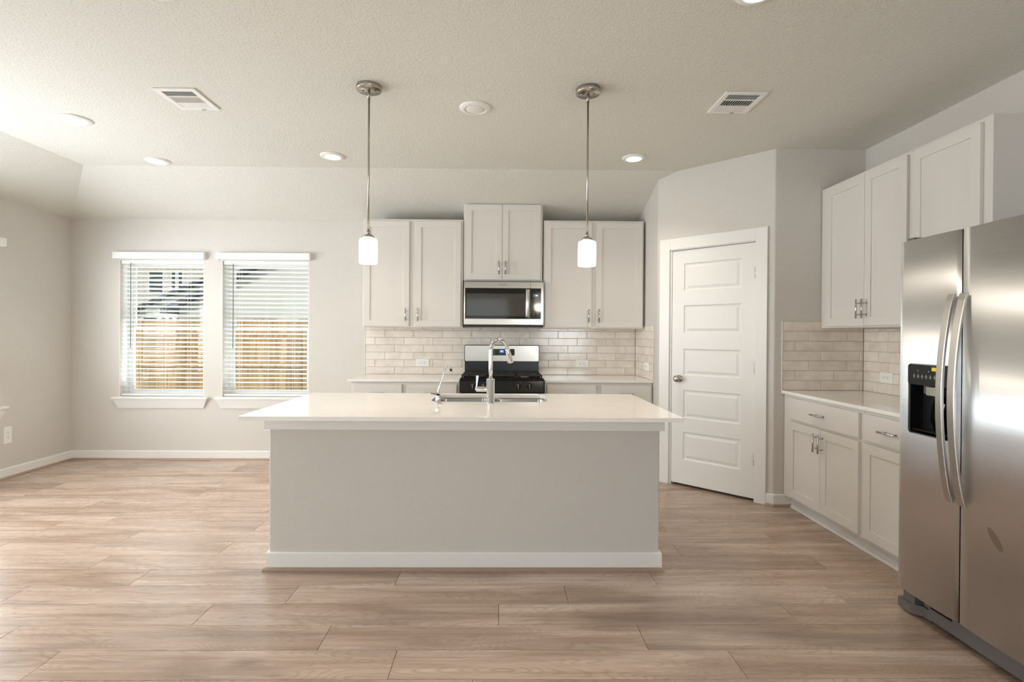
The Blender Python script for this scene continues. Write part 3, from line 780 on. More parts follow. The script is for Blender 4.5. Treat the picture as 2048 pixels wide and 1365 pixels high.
def filter_tap():
    bx, by = -.373, 3.126
    t = thing('drinking_water_tap', 'small chrome filtered-water tap with a black lever on the island', 'faucet', (bx, by, ZC))
    mb = MB(); mb.lathe([(.027, 0), (.026, .003), (.019, .005), (.0155, .008), (.015, .040), (.016, .044), (.013, .048), (.006, .052)], (bx, by, ZC)); mb.build('tap_body', M_CHROME, t)
    z = ZC
    pts = [(bx, by, z + .05), (bx + .001, by, z + .075), (bx + .008, by + .003, z + .10), (bx + .015, by + .006, z + .125), (bx + .029, by + .014, z + .175), (bx + .040, by + .02, z + .207), (bx + .047, by + .024, z + .219), (bx + .056, by + .028, z + .222), (bx + .064, by + .032, z + .216), (bx + .070, by + .036, z + .200)]
    mb = MB(); mb.tube(pts, [.0052] * 9 + [.0052], 14); mb.build('tap_spout', M_CHROME, t)
    mb = MB(); e = Vector(pts[-1]); mb.tube([e + Vector((-.0008, -.0005, .004)), e + Vector((.004, .002, -.009))], [.0066, .0066], 14); mb.build('spout_tip', M_BLACKP, t)
    mb = MB(); lps = [[(x, by - w_, zz), (x, by + w_, zz), (x, by + w_, zz + h_), (x, by - w_, zz + h_)] for x, w_, zz, h_ in ((bx + .012, .008, z + .050, .006), (bx - .015, .007, z + .053, .005), (bx - .044, .004, z + .058, .0025))]
    mb.loops(lps, smooth=False); mb.build('tap_lever', M_BLACKP, t)
filter_tap()

# ------------------------------------------------------------------ microwave
def text_mesh(txt, size, M, m, parent, name, ext=.0004):
    cu = bpy.data.curves.new(name, 'FONT'); cu.body = txt; cu.size = size; cu.extrude = ext; cu.align_x = 'CENTER'; cu.align_y = 'CENTER'; cu.resolution_u = 2
    to = bpy.data.objects.new('tmp_text', cu); COL.objects.link(to)
    dg = bpy.context.evaluated_depsgraph_get(); me = bpy.data.meshes.new_from_object(to.evaluated_get(dg))
    bpy.data.objects.remove(to); me.name = name
    off = Vector(OFF[parent.name]['_o'])
    # text lies in xy: map to x right, z up
    R_ = Matrix.Rotation(math.radians(90), 4, 'X')
    me.transform(Matrix.Translation(-off) @ M @ R_)
    me.materials.clear(); me.materials.append(m)
    ob = bpy.data.objects.new(name, me); COL.objects.link(ob); ob.parent = parent; OFF[ob.name] = {'_o': off}; return ob
def microwave():
    x0, x1, z0, z1 = -.358, .402, 1.374, 1.806; yf = D - .400
    t = thing('microwave', 'stainless over-the-range microwave under the raised middle cabinet', 'microwave', ((x0 + x1) / 2, yf, z0))
    mb = MB(); mb.box(x0 + .002, x1 - .002, yf + .035, D - .012, z0 + .004, z1 + .013); body = mb.build('casing', M_GREYP, t)
    mb = MB(); mb.box(x0 + .004, x1 - .004, yf + .004, yf + .035, z0, z0 + .024)
    for k in range(24): mb.box(x0 + .03 + k * .029, x0 + .05 + k * .029, yf + .002, yf + .004, z0 + .008, z0 + .016)
    mb.build('vent_grille', M_BLACKM, t)
    xs = .279
    bz0, bz1 = 1.453, 1.747; bx0, bx1 = -.345, .380
    mb = MB(); mb.flat(rect(x0, xs - .0008, z0 + .024, z1), [rect(bx0, xs - .0012, bz0, bz1)], yf, yf + .035, lambda u, v, d: (u, d, v))
    door = mb.build('door', M_STEEL, t, bevel=.002)
    mb = MB(); mb.flat(rect(xs + .0008, x1, z0 + .024, z1), [rect(xs + .0012, bx1, bz0, bz1)], yf, yf + .035, lambda u, v, d: (u, d, v))
    mb.build('control_surround', M_STEEL, t, bevel=.002)
    wx0, wx1, wz0, wz1 = -.333, .226, 1.480, 1.695
    mb = MB(); mb.flat(rect(bx0, xs - .001, bz0, bz1), [rect(wx0, wx1, wz0, wz1)], yf - .002, yf + .03, lambda u, v, d: (u, d, v)); mb.build('door_glass_border', M_GLASSF, door, bevel=.002)
    mb = MB(); mb.box(wx0, wx1, yf + .001, yf + .006, wz0, wz1); mb.box(wx0 + .035, wx1 - .04, yf + .0, yf + .001, wz0 + .012, wz1 - .042); w = mb.build('window', M_GLASSB, door)
    mb = MB(); mb.box(xs + .001, bx1, yf - .002, yf + .03, bz0, bz1); cp = mb.build('control_panel', M_GLASSF, t, bevel=.002)
    mb = MB(); mb.box(.303, .356, yf - .0028, yf - .002, 1.664, 1.692); mb.build('display', mat('dim_display', (36, 52, 66), .2, emit=(60, 90, 110), estr=.25), cp)
    mb = MB()
    for k, dx in enumerate((0, .008, .016)): mb.box(.327 + dx, .3325 + dx, yf - .0033, yf - .0028, 1.671, 1.683)
    mb.build('clock_digits', M_DISPG, cp)
    mb = MB()
    for r in range(7):
        for c in range(3):
            mb.box(.307 + c * .020, .315 + c * .020, yf - .0026, yf - .002, 1.635 - r * .018, 1.6385 - r * .018)
    mb.cyl((.309, yf - .0026, 1.502), (.309, yf - .002, 1.502), .006, n=14); mb.cyl((.352, yf - .0026, 1.502), (.352, yf - .002, 1.502), .006, n=14)
    mb.box(.305, .316, yf - .0026, yf - .002, 1.480, 1.483); mb.box(.347, .358, yf - .0026, yf - .002, 1.480, 1.483)
    mb.build('key_marks', M_ICON, cp)
    # handle: a wide bowed bar
    mb = MB(); lps = []; n = 14
    for k in range(n + 1):
        q = k / n; z = 1.462 + (1.737 - 1.462) * q; bow = .020 + .018 * math.sin(math.pi * q)
        lps.append([(.233, yf - bow + .006, z), (.237, yf - bow, z), (.268, yf - bow, z), (.272, yf - bow + .006, z), (.268, yf - bow + .012, z), (.237, yf - bow + .012, z)])
    mb.loops(lps)
    for z in (1.470, 1.729): mb.box(.242, .263, yf - .020, yf - .002, z - .008, z + .008)
    mb.build('handle', M_HANDLE, door)
    text_mesh('Whirlpool', .0165, Matrix.Translation((.018, yf - .0006, 1.7775)), M_TEXT, door, 'logo')
microwave()

# ------------------------------------------------------------------ range
def cooker():
    x0, x1 = -.369, .388; yf = D - .66; zt = .909
    t = thing('gas_range', 'freestanding black and stainless gas range between the base cabinets', 'stove', ((x0 + x1) / 2, yf, 0))
    mb = MB(); mb.box(x0 + .004, x1 - .004, yf + .03, D - .03, .02, .895); mb.build('oven_body', M_BLACKP, t)
    for x in (x0 + .06, x1 - .06):
        for y in (yf + .09, D - .10):
            mb = MB(); mb.cyl((x, y, 0), (x, y, .02), .018, n=12); mb.build('foot', M_BLACKP, t)
    mb = MB(); mb.box(x0, x1, yf - .012, D - .09, .884, .902); mb.flat(rect(x0, x1, yf - .012, D - .09), [rect(x0 + .03, x1 - .03, yf + .02, D - .115)], .902, zt, lambda u, v, d: (u, v, d)); mb.build('cooktop', M_BLACK, t, bevel=.004)
    # control fascia
    mb = MB(); lps = [[(x, yf + .03, .885), (x, yf - .020, .885), (x, yf - .045, .780), (x, yf + .03, .780)] for x in (x0, x1)]
    mb.loops(lps, smooth=False); fa = mb.build('control_panel', M_BLACK, t, bevel=.003)
    for k, x in enumerate((-.2535, -.157, .157, .258)):
        Mk = Matrix.Translation((x, yf - .031, .844)) @ Matrix.Rotation(math.radians(90 + 13), 4, 'X')
        mb = MB().tr(Mk); mb.lathe([(.024, 0), (.024, .006), (.020, .010), (.018, .026), (.016, .028), (.001, .028)], n=28)
        kn = mb.build('knob', M_BLACKP, fa)
        mb = MB().tr(Mk); mb.box(-.004, .004, -.019, .019, .026, .036); mb.build('knob_grip', M_HANDLE, kn, bevel=.001)
        mb = MB().tr(Matrix.Translation((x, yf - .0235, .872))); mb.box(-.002, .002, -.001, .0, -.002, .002); mb.box(.018, .022, -.001, 0, -.003, .001); mb.build('burner_marks', M_ICON, fa)
    # oven door and drawer
    mb = MB(); mb.box(x0 + .003, x1 - .003, yf - .035, yf + .03, .235, .772); dr = mb.build('oven_door', M_STEEL, t, bevel=.004)
    mb = MB(); mb.box(x0 + .10, x1 - .10, yf - .037, yf - .034, .33, .66); mb.build('oven_window', M_GLASSB, dr)
    mb = MB(); mb.cyl((x0 + .05, yf - .085, .735), (x1 - .05, yf - .085, .735), .012, n=16)
    for x in (x0 + .08, x1 - .08): mb.cyl((x, yf - .085, .735), (x, yf - .034, .735), .009, n=12)
    mb.build('handle', M_HANDLE, dr)
    mb = MB(); mb.box(x0 + .003, x1 - .003, yf - .035, yf + .03, .055, .228); mb.build('storage_drawer', M_STEEL, t, bevel=.004)
    # burners
    for (bx, by, r) in ((-.20, yf + .15, .050), (-.20, yf + .42, .038), (.215, yf + .15, .042), (.215, yf + .42, .050), (.008, yf + .285, .045)):
        mb = MB(); mb.lathe([(r, 0), (r, .010), (r * .72, .012), (r * .72, .017), (r * .66, .020), (.001, .021)], (bx, by, .902), n=28); mb.build('burner', M_NICKEL if r == .042 else M_BLACKM, t)
    # continuous cast-iron grates
    for ga, gb in ((x0 + .012, -.125), (-.12, .136), (.141, x1 - .012)):
        mb = MB(); ya, yb_ = yf + .012, D - .125; z = .934; b = .006
        mb.box(ga, gb, ya, ya + .012, z - .012, z); mb.box(ga, gb, yb_ - .012, yb_, z - .012, z); mb.box(ga, ga + .012, ya, yb_, z - .012, z); mb.box(gb - .012, gb, ya, yb_, z - .012, z)
        for q in (.2, .35, .5, .65, .8): yy = ya + (yb_ - ya) * q; mb.box(ga, gb, yy - b, yy + b, z - .011, z)
        for q in (.33, .67): xx = ga + (gb - ga) * q; mb.box(xx - b, xx + b, ya, yb_, z - .011, z)
        for xx in (ga + .006, gb - .006):
            for yy in (ya + .006, (ya + yb_) / 2, yb_ - .006): mb.box(xx - .006, xx + .006, yy - .006, yy + .006, .905, z - .01)
        mb.build('grate', M_BLACKM, t, bevel=.0015)
    # backguard
    gx0, gx1 = -.371, .388; yg = D - .085
    mb = MB(); mb.box(gx0 + .004, gx1 - .004, yg, D - .02, .88, 1.035); mb.flat(rrect(gx0, gx1, 1.025, 1.196, .014, 5), [], yg - .012, D - .02, lambda u, v, d: (u, d, v)); mb.build('back_guard', M_BLACKP, t, bevel=.002)
    mb = MB(); mb.flat(rrect(gx0 + .006, gx1 - .005, 1.033, 1.190, .012, 5), [], yg - .016, yg - .012, lambda u, v, d: (u, d, v)); pn = mb.build('guard_fascia', M_STEEL, t, bevel=.001)
    mb = MB(); mb.flat(rrect(-.098, .138, 1.091, 1.157, .006, 3), [], yg - .018, yg - .016, lambda u, v, d: (u, d, v)); cp = mb.build('clock_panel', M_GLASSF, t)
    mb = MB(); mb.box(-.012, .030, yg - .0188, yg - .018, 1.119, 1.146); mb.build('display', M_DISPB, cp)
    mb = MB()
    for k, dx in enumerate((0, .0085, .017)): mb.box(-.004 + dx, .002 + dx, yg - .0193, yg - .0188, 1.126, 1.140)
    mb.build('clock_digits', M_DISPG, cp)
    mb = MB()
    for x in (-.088, -.068, .108, .124):
        for z in (1.102, 1.118, 1.138): mb.box(x, x + .005, yg - .0186, yg - .018, z, z + .004)
    mb.build('key_marks', M_ICON, cp)
cooker()

# ------------------------------------------------------------------ refrigerator
FX = 1.893
def fridge():
    y0, ys, y1 = 1.560, 2.141, 2.474; z0, z1 = .118, 1.750
    o0 = (FX, y0, 0)
    t = thing('refrigerator', 'side-by-side stainless refrigerator with door dispenser on the right', 'refrigerator', o0)
    mb = MB(); mb.box(FX + .075, XW - .03, y0 + .004, y1 - .004, .045, 1.735); mb.build('cabinet', mat('grey_fridge_side', (120, 119, 118), .4), t, bevel=.004)
    def door(ya, yb, hole, m, name):
        """convex front between ya (camera side) and yb"""
        mb = MB(); bulge = .010; N = 14
        ys_ = sorted(set([ya + (yb - ya) * k / N for k in range(N + 1)] + ([hole[0], hole[1]] if hole else [])))
        zs = [z0, z1] if not hole else [z0, hole[2], hole[3], z1]
        def fx(y): q = (y - ya) / (yb - ya); return FX - bulge * (1 - (2 * q - 1) ** 4) + .010
        G = [[mb.vert((fx(y), y, z)) for z in zs] for y in ys_]
        for i in range(len(ys_) - 1):
            for j in range(len(zs) - 1):
                if hole and ys_[i] >= hole[0] - 1e-6 and ys_[i + 1] <= hole[1] + 1e-6 and j == 1: continue
                mb.face([G[i][j], G[i][j + 1], G[i + 1][j + 1], G[i + 1][j]], True)
        Bk = [[mb.vert((FX + .070, y, z)) for z in (z0, z1)] for y in (ya, yb)]
        mb.face([Bk[0][0], Bk[1][0], Bk[1][1], Bk[0][1]])
        mb.face([G[0][0]] + [G[0][j] for j in range(1, len(zs))] + [Bk[0][1], Bk[0][0]]); mb.face([G[-1][j] for j in range(len(zs) - 1, -1, -1)] + [Bk[1][0], Bk[1][1]])
        mb.face([G[i][-1] for i in range(len(ys_))] + [Bk[1][1], Bk[0][1]]); mb.face([G[i][0] for i in range(len(ys_) - 1, -1, -1)] + [Bk[0][0], Bk[1][0]])
        return mb.build(name, m, t, recalc=True)
    near = door(y0, ys - .003, None, M_FRIDGE2, 'refrigerator_door')
    hy0, hy1, hz0, hz1 = 2.185, 2.405, .865, 1.178
    far = door(ys + .002, y1, (hy0, hy1, hz0, hz1), M_FRIDGE, 'freezer_door')
    # door edge seals
    mb = MB(); mb.box(FX + .070, FX + .075, y0 + .01, y1 - .01, z0 + .01, z1 - .01); mb.build('door_gasket', M_DARK, t)
    # dispenser
    fxm = FX + .002
    mb = MB(); c = .0; dp = .058
    A = rect(hy0, hy1, hz0, hz1)
    lps = [[(fxm - .003, u, v) for u, v in rrect(hy0 - .004, hy1 + .004, hz0 - .004, hz1 + .004, .016, 5)], [(fxm - .005, u, v) for u, v in rrect(hy0 - .002, hy1 + .002, hz0 - .002, hz1 + .002, .015, 5)], [(fxm + .002, u, v) for u, v in rrect(hy0 + .001, hy1 - .001, hz0 + .001, hz1 - .001, .014, 5)], [(fxm + dp, u, v) for u, v in rrect(hy0 + .006, hy1 - .006, hz0 + .012, hz1 - .006, .014, 5)]]
    mb.cur = 1
    ids0 = len(mb.f)
    mb.loops(lps[:2], cap0=False, cap1=False); mb.cur = 0; mb.loops(lps[1:], cap0=False, smooth=False)
    dsp = mb.build('water_dispenser', [M_BLACKP, M_HANDLE], far, recalc=False)
    mb = MB(); mb.flat(rrect(hy0 - .0005, hy1 + .0005, 1.086, hz1, .012, 4), [], fxm - .009, fxm + .03, lambda u, v, d: (d, u, v)); cp = mb.build('control_panel', M_BLACKP, far, bevel=.003)
    mb = MB()
    for k in range(7):
        y = 2.368 - k * .0225; mb.box(fxm - .0100, fxm - .009, y - .006, y + .006, 1.123, 1.127); mb.box(fxm - .0100, fxm - .009, y - .002, y + .002, 1.116, 1.134)
    mb.box(fxm - .0100, fxm - .009, 2.345, 2.349, 1.147, 1.153); mb.box(fxm - .0100, fxm - .009, 2.285, 2.289, 1.147, 1.153)
    mb.build('button_marks', M_ICON, cp)
    mb = MB(); mb.box(fxm - .0104, fxm - .009, 2.225, 2.270, 1.153, 1.169); mb.build('yellow_sticker', M_YEL, cp)
    mb = MB(); mb.box(fxm + .004, fxm + .05, 2.255, 2.318, 1.042, 1.082); mb.build('spout_housing', M_HANDLE, dsp, bevel=.002)
    mb = MB(); mb.box(fxm + .030, fxm + .045, 2.322, 2.362, 1.045, 1.084); mb.build('light_cover', M_GREYP, dsp, bevel=.002)
    mb = MB(); lps = [[(fxm + a, 2.290 - w_, z), (fxm + a, 2.290 + w_, z), (fxm + a + .012, 2.290 + w_, z), (fxm + a + .012, 2.290 - w_, z)] for a, w_, z in ((.040, .016, 1.04), (.030, .026, .99), (.028, .030, .93), (.040, .024, .885))]
    mb.loops(lps, smooth=True); mb.build('paddle', M_BLACK, dsp)
    mb = MB(); lps = [[(fxm + a, 2.247 - w_, z), (fxm + a, 2.247 + w_, z), (fxm + a + .006, 2.247 + w_, z), (fxm + a + .006, 2.247 - w_, z)] for a, w_, z in ((.022, .010, 1.012), (.006, .018, .968))]
    mb.loops(lps, smooth=False); mb.build('ice_lever', M_HANDLE, dsp)
    mb = MB(); mb.box(fxm + .003, fxm + .05, hy0 + .015, hy1 - .015, hz0 + .013, hz0 + .018); mb.build('drip_tray', M_BLACKP, dsp)
    # bowed flat handles
    def handle(ya, yb, parent):
        mb = MB(); lps = []; n = 30; za, zb_ = .612, 1.484
        for k in range(n + 1):
            q = k / n; z = za + (zb_ - za) * q; s_ = math.sin(math.pi * q); x = FX - .012 - .050 * (s_ ** .75 if s_ > 0 else 0)
            tt = .012
            lps.append([(x, ya, z), (x, yb, z), (x + tt, yb, z), (x + tt, ya, z)])
        mb.loops(lps, smooth=False)
        return mb.build('handle', M_HANDLE, parent, bevel=.0025)
    handle(2.156, 2.188, far); handle(2.096, 2.131, near)
    # base grille and corner foot
    mb = MB(); mb.box(FX + .045, FX + .085, y0 + .01, 2.341, .028, .100); g = mb.build('base_grille', M_GREYP, t, bevel=.002)
    mb = MB(); mb.box(FX + .043, FX + .046, 2.215, 2.325, .082, .094); mb.build('grille_slot', M_DARK, g)
    mb = MB(); mb.cyl((FX + .042, 2.20, .088), (FX + .046, 2.20, .088), .003, n=10); mb.build('screw', M_CHROME, g)
    mb = MB(); pts = [(FX + .025, 2.495), (FX + .025, 2.420), (FX + .060, 2.385), (FX + .060, 2.341), (FX + .10, 2.341), (FX + .10, 2.495)]
    ids = [[mb.vert((p[0], p[1], z)) for p in pts] for z in (.012, .058)]
    for i in range(6): mb.face([ids[0][i], ids[0][(i + 1) % 6], ids[1][(i + 1) % 6], ids[1][i]])
    mb.face(ids[0][::-1]); mb.face(ids[1]); mb.build('corner_foot', M_GREYP, t, bevel=.002)
    mb = MB(); mb.box(FX + .030, FX + .075, 2.40, 2.468, .058, .118); mb.build('hinge_bracket', M_GREYP, t, bevel=.003)
    mb = MB()
    for y in (y0 + .06, 2.44): mb.cyl((FX + .12, y, 0), (FX + .12, y, .05), .02, n=14); mb.cyl((XW - .12, y, 0), (XW - .12, y, .05), .02, n=14)
    mb.build('roller', M_GREYP, t)
    for y in (y0 + .03, y1 - .03): mb = MB(); mb.box(FX + .03, FX + .12, y - .02, y + .02, 1.750, 1.768); mb.build('top_hinge', M_GREYP, t, bevel=.003)
fridge()

# ------------------------------------------------------------------ ceiling fixtures
def pendant():
    t = thing('pendant_light', 'lit white glass pendant on a nickel rod, above the island, left of the two', 'pendant light', (-.773, 3.054, 1.71), group='pendants over the island', local=True)
    zc_ = H2 - 1.71
    mb = MB(); mb.lathe([(.0715, 0), (.072, -.004), (.072, -.020), (.069, -.025), (.001, -.026)], (0, 0, zc_)); cn = mb.build('canopy', M_NICKEL, t)
    for x in (-.036, .036): mb = MB(); mb.cyl((x, 0, zc_ - .026), (x, 0, zc_ - .034), .0045, n=12); mb.build('canopy_nut', M_NICKEL, cn)
    mb = MB(); mb.cyl((0, 0, zc_ - .026), (0, 0, zc_ - .072), .0085, n=18); mb.cyl((0, 0, zc_ - .072), (0, 0, .185), .0055, n=16); mb.cyl((0, 0, .19), (0, 0, .168), .0085, n=16); mb.build('rod', M_NICKEL, t)
    mb = MB(); mb.lathe([(.004, .172), (.014, .171), (.020, .166), (.030, .160), (.031, .156), (.031, .145), (.002, .145)]); mb.build('cap', M_NICKEL, t)
    mb = MB(); r = .0515; mb.lathe([(.030, .1445), (r - .012, .1445), (r - .003, .141), (r, .133), (r + .0005, .07), (r, .004), (r - .001, 0), (r - .005, 0), (r - .005, .10), (r - .008, .135), (.030, .138)], cap=False); mb.build('shade', M_SHADE, t)
    mb = MB(); mb.lathe([(.001, .02), (.02, .025), (.028, .045), (.026, .07), (.015, .10), (.014, .137)]); mb.build('bulb', M_SHADE, t)
    l = bpy.data.lights.new('pendant_bulb', 'POINT'); l.energy = 5; l.color = (1, .84, .66); l.shadow_soft_size = .05
    for x in (-.773, .498):
        o = bpy.data.objects.new('pendant_bulb', l); COL.objects.link(o); o.location = (x, 3.054, 1.67)
    dup(t, (.498, 3.054, 1.705), 'lit white glass pendant on a nickel rod, above the island, right of the two')
pendant()
def downlight():
    spots = [(-2.872, 3.575, 'recessed ceiling light nearest the left wall, before the left vent'), (-2.872, 4.420, 'recessed ceiling light left of the windows, close to the sloped ceiling'),
             (-1.368, 4.250, 'recessed ceiling light just left of the left pendant rod'), (1.062, 4.222, 'recessed ceiling light right of the right pendant rod, near the pantry'),
             (1.055, 2.165, 'recessed ceiling light cut by the top edge, right half of the photo'), (-1.447, 2.190, 'recessed ceiling light barely showing at the top edge, left half')]
    t = None
    for k, (x, y, lab) in enumerate(spots):
        if t is None:
            t = thing('recessed_light', lab, 'ceiling light', (x, y, H2), group='lit recessed ceiling lights', local=True)
            mb = MB(); mb.lathe([(.095, 0), (.095, -.004), (.089, -.010), (.066, -.014), (.061, -.013), (.061, -.0)], n=48); mb.build('trim_ring', M_WHITE, t)
            mb = MB(); mb.lathe([(.061, -.011), (.050, -.013), (.030, -.0145), (.001, -.015)], n=40); mb.build('lens', M_LENS, t)
        else: dup(t, (x, y, H2), lab)
    l = bpy.data.lights.new('recessed_and_extra_lamp', 'SPOT'); l.energy = 25; l.color = (1, 0.89, 0.75); l.spot_size = math.radians(118); l.spot_blend = 1.0; l.shadow_soft_size = .06
    for x, y, lab in spots + [(-2.2, -1.6, ''), (.9, -1.6, '')]:  # last two are extra unseen lamps behind the camera, without fixtures
        o = bpy.data.objects.new('recessed_and_extra_lamp', l); COL.objects.link(o); o.location = (x, y, H2 - .03)
    t2 = thing('ceiling_disc', 'unlit round white ceiling fixture between the two pendants', 'ceiling light', (-.172, 3.322, H2), local=True)
    mb = MB(); mb.lathe([(.100, 0), (.100, -.005), (.092, -.011), (.070, -.016), (.065, -.015), (.064, -.0)], n=48); mb.build('trim_ring', M_WHITE, t2)
    mb = MB(); mb.lathe([(.064, -.010), (.055, -.015), (.035, -.019), (.001, -.021)], n=40); mb.build('lens', M_LENSOFF, t2)
downlight()
def vent(x0, x1, y0, y1, label, flip):
    t = thing('ceiling_vent', label, 'vent', ((x0 + x1) / 2, (y0 + y1) / 2, H2), group='white ceiling vents')
    b = .032; mb = MB()
    mb.flat(rect(x0, x1, y0, y1), [rect(x0 + b, x1 - b, y0 + b, y1 - b)], H2 - .009, H2, lambda u, v, d: (u, v, d)); mb.build('frame', M_WHITE, t, bevel=.003)
    mb = MB(); mb.box(x0 + b - .004, x1 - b + .004, y0 + b - .004, y1 - b + .004, H2 - .0012, H2 + .02); mb.build('duct', M_DARK, t)
    xa, xb, ya, yb_ = x0 + b, x1 - b, y0 + b, y1 - b; h = yb_ - ya; mb = MB()
    def blade(p, q, tiltv, th=.0022):
        p, q = Vector(p), Vector(q); w = Vector(tiltv) * .5; n_ = Vector((0, 0, th))
        A = [p - w, q - w, q + w, p + w]; lo = [mb.vert(v) for v in A]; hi = [mb.vert(v + n_) for v in A]; mb.face(lo); mb.face(hi[::-1])
        for i in range(4): mb.face([lo[i], lo[(i + 1) % 4], hi[(i + 1) % 4], hi[i]])
    z = H2 - .0065; y1_, y2_ = ya + h * .30, ya + h * .68
    for k in range(5): y = ya + .002 + (y1_ - ya - .004) * (k + .5) / 5; blade((xa, y, z), (xb, y, z), (0, .0066, .005))
    for k in range(5): y = y2_ + .002 + (yb_ - y2_ - .004) * (k + .5) / 5; blade((xa, y, z), (xb, y, z), (0, .0088, -.005))
    for k in range(13): x = xa + (xb - xa) * (k + .5) / 13; blade((x, y1_ + .004, z), (x, y2_ - .004, z), (.0060, 0, .0045), .0028)
    for y in (y1_, y2_): mb.box(xa, xb, y - .004, y + .004, z - .003, z + .003)
    mb.build('louvers', M_WHITE, t)
    mb = MB(); mb.box(x1 - .11, x1 - .085, y1 - .016, y1 - .010, H2 - .016, H2 - .009); mb.build('damper_lever', M_HANDLE, t)
vent(-2.050, -1.804, 3.100, 3.388, 'white square ceiling vent left of the left pendant', -1)
vent(1.308, 1.560, 3.058, 3.348, 'white square ceiling vent with dark slots, right of the right pendant', 1)

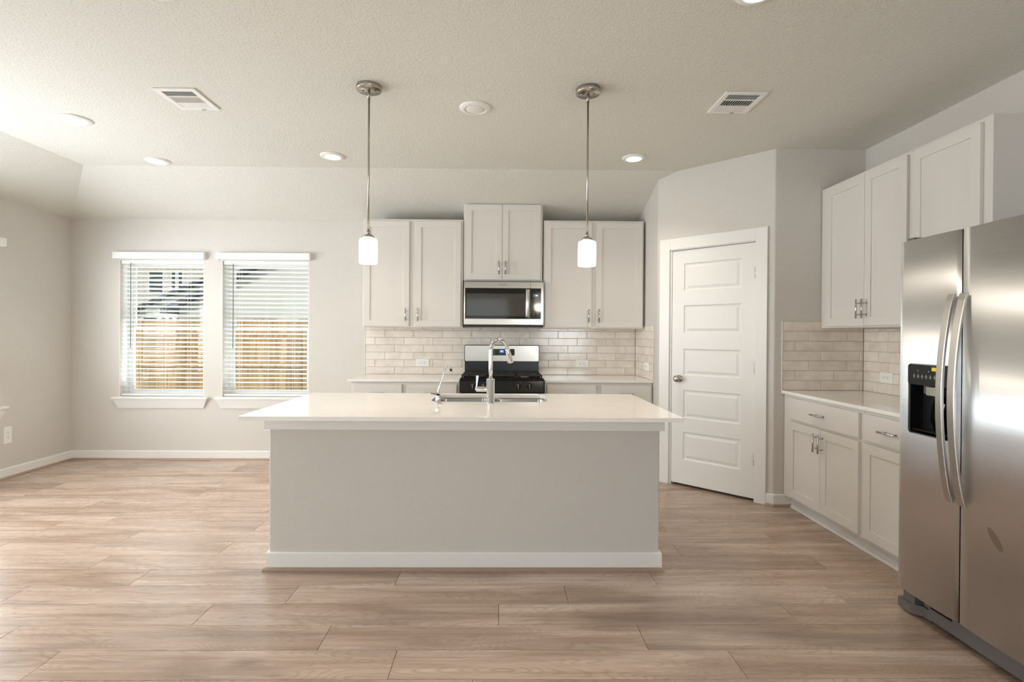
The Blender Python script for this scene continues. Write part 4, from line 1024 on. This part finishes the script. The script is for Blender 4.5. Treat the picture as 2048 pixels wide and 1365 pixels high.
# ------------------------------------------------------------------ outside
def outside():
    gz = -.35
    mb = MB(); mb.box(-40, 30, D + .3, 60, gz - .2, gz)
    m = mat('dry_grass', (120, 128, 84), .9); struct(mb.build('ground', m))
    # fence
    m = mat('fresh_cedar_fence', (205, 170, 122), .75); g = NT(m)
    tc = g.n('ShaderNodeTexCoord'); at = g.n('ShaderNodeAttribute', attribute_name='plank'); sc = g.n('ShaderNodeSeparateColor'); g.l(at.outputs['Color'], sc.inputs[0])
    va = g.n('ShaderNodeVectorMath', operation='MULTIPLY_ADD'); g.l(at.outputs['Color'], va.inputs[0]); va.inputs[1].default_value = (9, 7, 5); g.l(tc.outputs['Object'], va.inputs[2])
    mp = g.n('ShaderNodeMapping'); mp.inputs['Scale'].default_value = (14, 14, 1.2); g.l(va.outputs[0], mp.inputs[0])
    nz = g.n('ShaderNodeTexNoise'); nz.inputs['Scale'].default_value = 1.5; nz.inputs['Detail'].default_value = 5; g.l(mp.outputs[0], nz.inputs['Vector'])
    c = g.ramp(nz.outputs[0], [(.3, lin((186, 146, 100))), (.55, lin((216, 182, 136))), (.8, lin((230, 204, 164)))])
    tone = g.math('MULTIPLY_ADD', sc.outputs[1], .28, .78); cc = g.n('ShaderNodeCombineColor'); [g.l(tone, cc.inputs[i]) for i in range(3)]
    g.l(g.mix(1.0, c, cc.outputs[0], 'MULTIPLY'), g.b.inputs['Base Color'])
    yf = 10.5; t = thing('wooden_fence', 'tall cedar picket fence outside the windows', 'fence', (-5.5, yf, gz))
    mb = MB(); x = -13.0
    while x < 1.5:
        mb.a = (random.random(), random.random(), random.random()); h = 1.56 + random.uniform(-.012, .012); w = .139
        pts = [(x, gz), (x + w, gz), (x + w, h - .03), (x + w - .03, h), (x + .03, h), (x, h - .03)]
        A = [mb.vert((p[0], yf, p[1])) for p in pts]; B = [mb.vert((p[0], yf + .016, p[1])) for p in pts]; mb.face(A); mb.face(B[::-1])
        for i in range(6): mb.face([A[i], A[(i + 1) % 6], B[(i + 1) % 6], B[i]])
        x += .143
    mb.build('pickets', m, t)
    for z in (.0, .62, 1.22):
        mb = MB(); mb.a = (.3, .5, .7); mb.box(-13, 1.5, yf - .038, yf, z, z + .085); mb.build('rail', m, t)
    for x in (-11.2, -8.8, -6.35, -3.9, -1.5):
        mb = MB(); mb.a = (.6, .2, .4); mb.box(x, x + .09, yf - .13, yf - .038, gz, 1.50); mb.build('post', m, t)
    # neighbouring houses
    brick = mat('pale_brick', (196, 188, 176), .85); g = NT(brick)
    tc = g.n('ShaderNodeTexCoord'); mp = g.n('ShaderNodeMapping'); mp.inputs['Rotation'].default_value = (math.radians(90), 0, 0); g.l(tc.outputs['Object'], mp.inputs[0])
    bt = g.n('ShaderNodeTexBrick'); bt.inputs['Scale'].default_value = 4.5; bt.inputs['Color1'].default_value = lin((214, 206, 196)); bt.inputs['Color2'].default_value = lin((182, 172, 160)); bt.inputs['Mortar'].default_value = lin((226, 222, 214)); g.l(mp.outputs[0], bt.inputs['Vector']); g.l(bt.outputs[0], g.b.inputs['Base Color'])
    siding = mat('white_siding', (226, 225, 219), .7); roofm = mat('slate_grey_shingles', (92, 98, 112), .9); win = mat('dark_window_glass', (72, 84, 84), .12)
    def gable_house(label, x0, x1, y0, y1, ze, zr, brick_to, over, wins, col=siding):
        """gable end facing the camera; ridge runs away"""
        t = thing('neighbour_house', label, 'house', ((x0 + x1) / 2, y0, gz)); xm = (x0 + x1) / 2
        mb = MB(); mb.box(x0, x1, y0, y1, gz, brick_to); mb.build('brick_wall', brick, t)
        mb = MB(); pts = [(x0, brick_to), (x1, brick_to), (x1, ze), (xm, zr), (x0, ze)]
        A = [mb.vert((p[0], y0 + .02, p[1])) for p in pts]; B = [mb.vert((p[0], y1, p[1])) for p in pts]; mb.face(A); mb.face(B[::-1])
        for i in range(5): mb.face([A[i], A[(i + 1) % 5], B[(i + 1) % 5], B[i]])
        mb.build('siding_wall', col, t)
        sl = (zr - ze) / (xm - x0)
        for sgn in (-1, 1):
            xe = x0 - over if sgn < 0 else x1 + over; ze_ = ze - sl * over
            mb = MB(); q = [(xe, ze_), (xm, zr), (xm, zr + .13), (xe, ze_ + .13)]
            A = [mb.vert((p[0], y0 - over, p[1])) for p in q]; B = [mb.vert((p[0], y1, p[1])) for p in q]; mb.face(A); mb.face(B[::-1])
            for i in range(4): mb.face([A[i], A[(i + 1) % 4], B[(i + 1) % 4], B[i]])
            mb.build('roof', roofm, t)
        for wx, wz, ww, wh in wins:
            mb = MB(); mb.box(wx - .06, wx + ww + .06, y0 - .03, y0 + .05, wz - .06, wz + wh + .06); fr = mb.build('window_frame', siding, t)
            mb = MB(); mb.box(wx, wx + ww, y0 - .035, y0 + .04, wz, wz + wh); mb.build('window_pane', win, fr)
    gable_house('white-gabled neighbour house with brick base beyond the fence', -9.75, .4, 16.0, 24, 2.05, 4.6, 1.78, .35, [(-6.72, 1.35, .52, .34)])
    gable_house('lower neighbour house with slate roof edge seen through the left window', -17.5, -10.9, 25.5, 30, 2.35, 3.80, 1.2, .4, [(-17.2, 1.66, .62, .36), (-16.35, 1.66, .18, .36), (-16.0, 1.66, .16, .36), (-15.65, 1.66, .18, .36)])
    gable_house('two-storey pale brick neighbour house far behind the fence', -30.5, -14.2, 31.0, 38, 6.2, 9.2, 6.1, .4, [(-20.6, 3.58, .78, 1.27), (-19.3, 3.58, .2, 1.27), (-18.9, 3.58, .2, 1.27), (-21.9, 3.58, .22, 1.27), (-23.4, 3.58, .5, 1.27)])
outside()
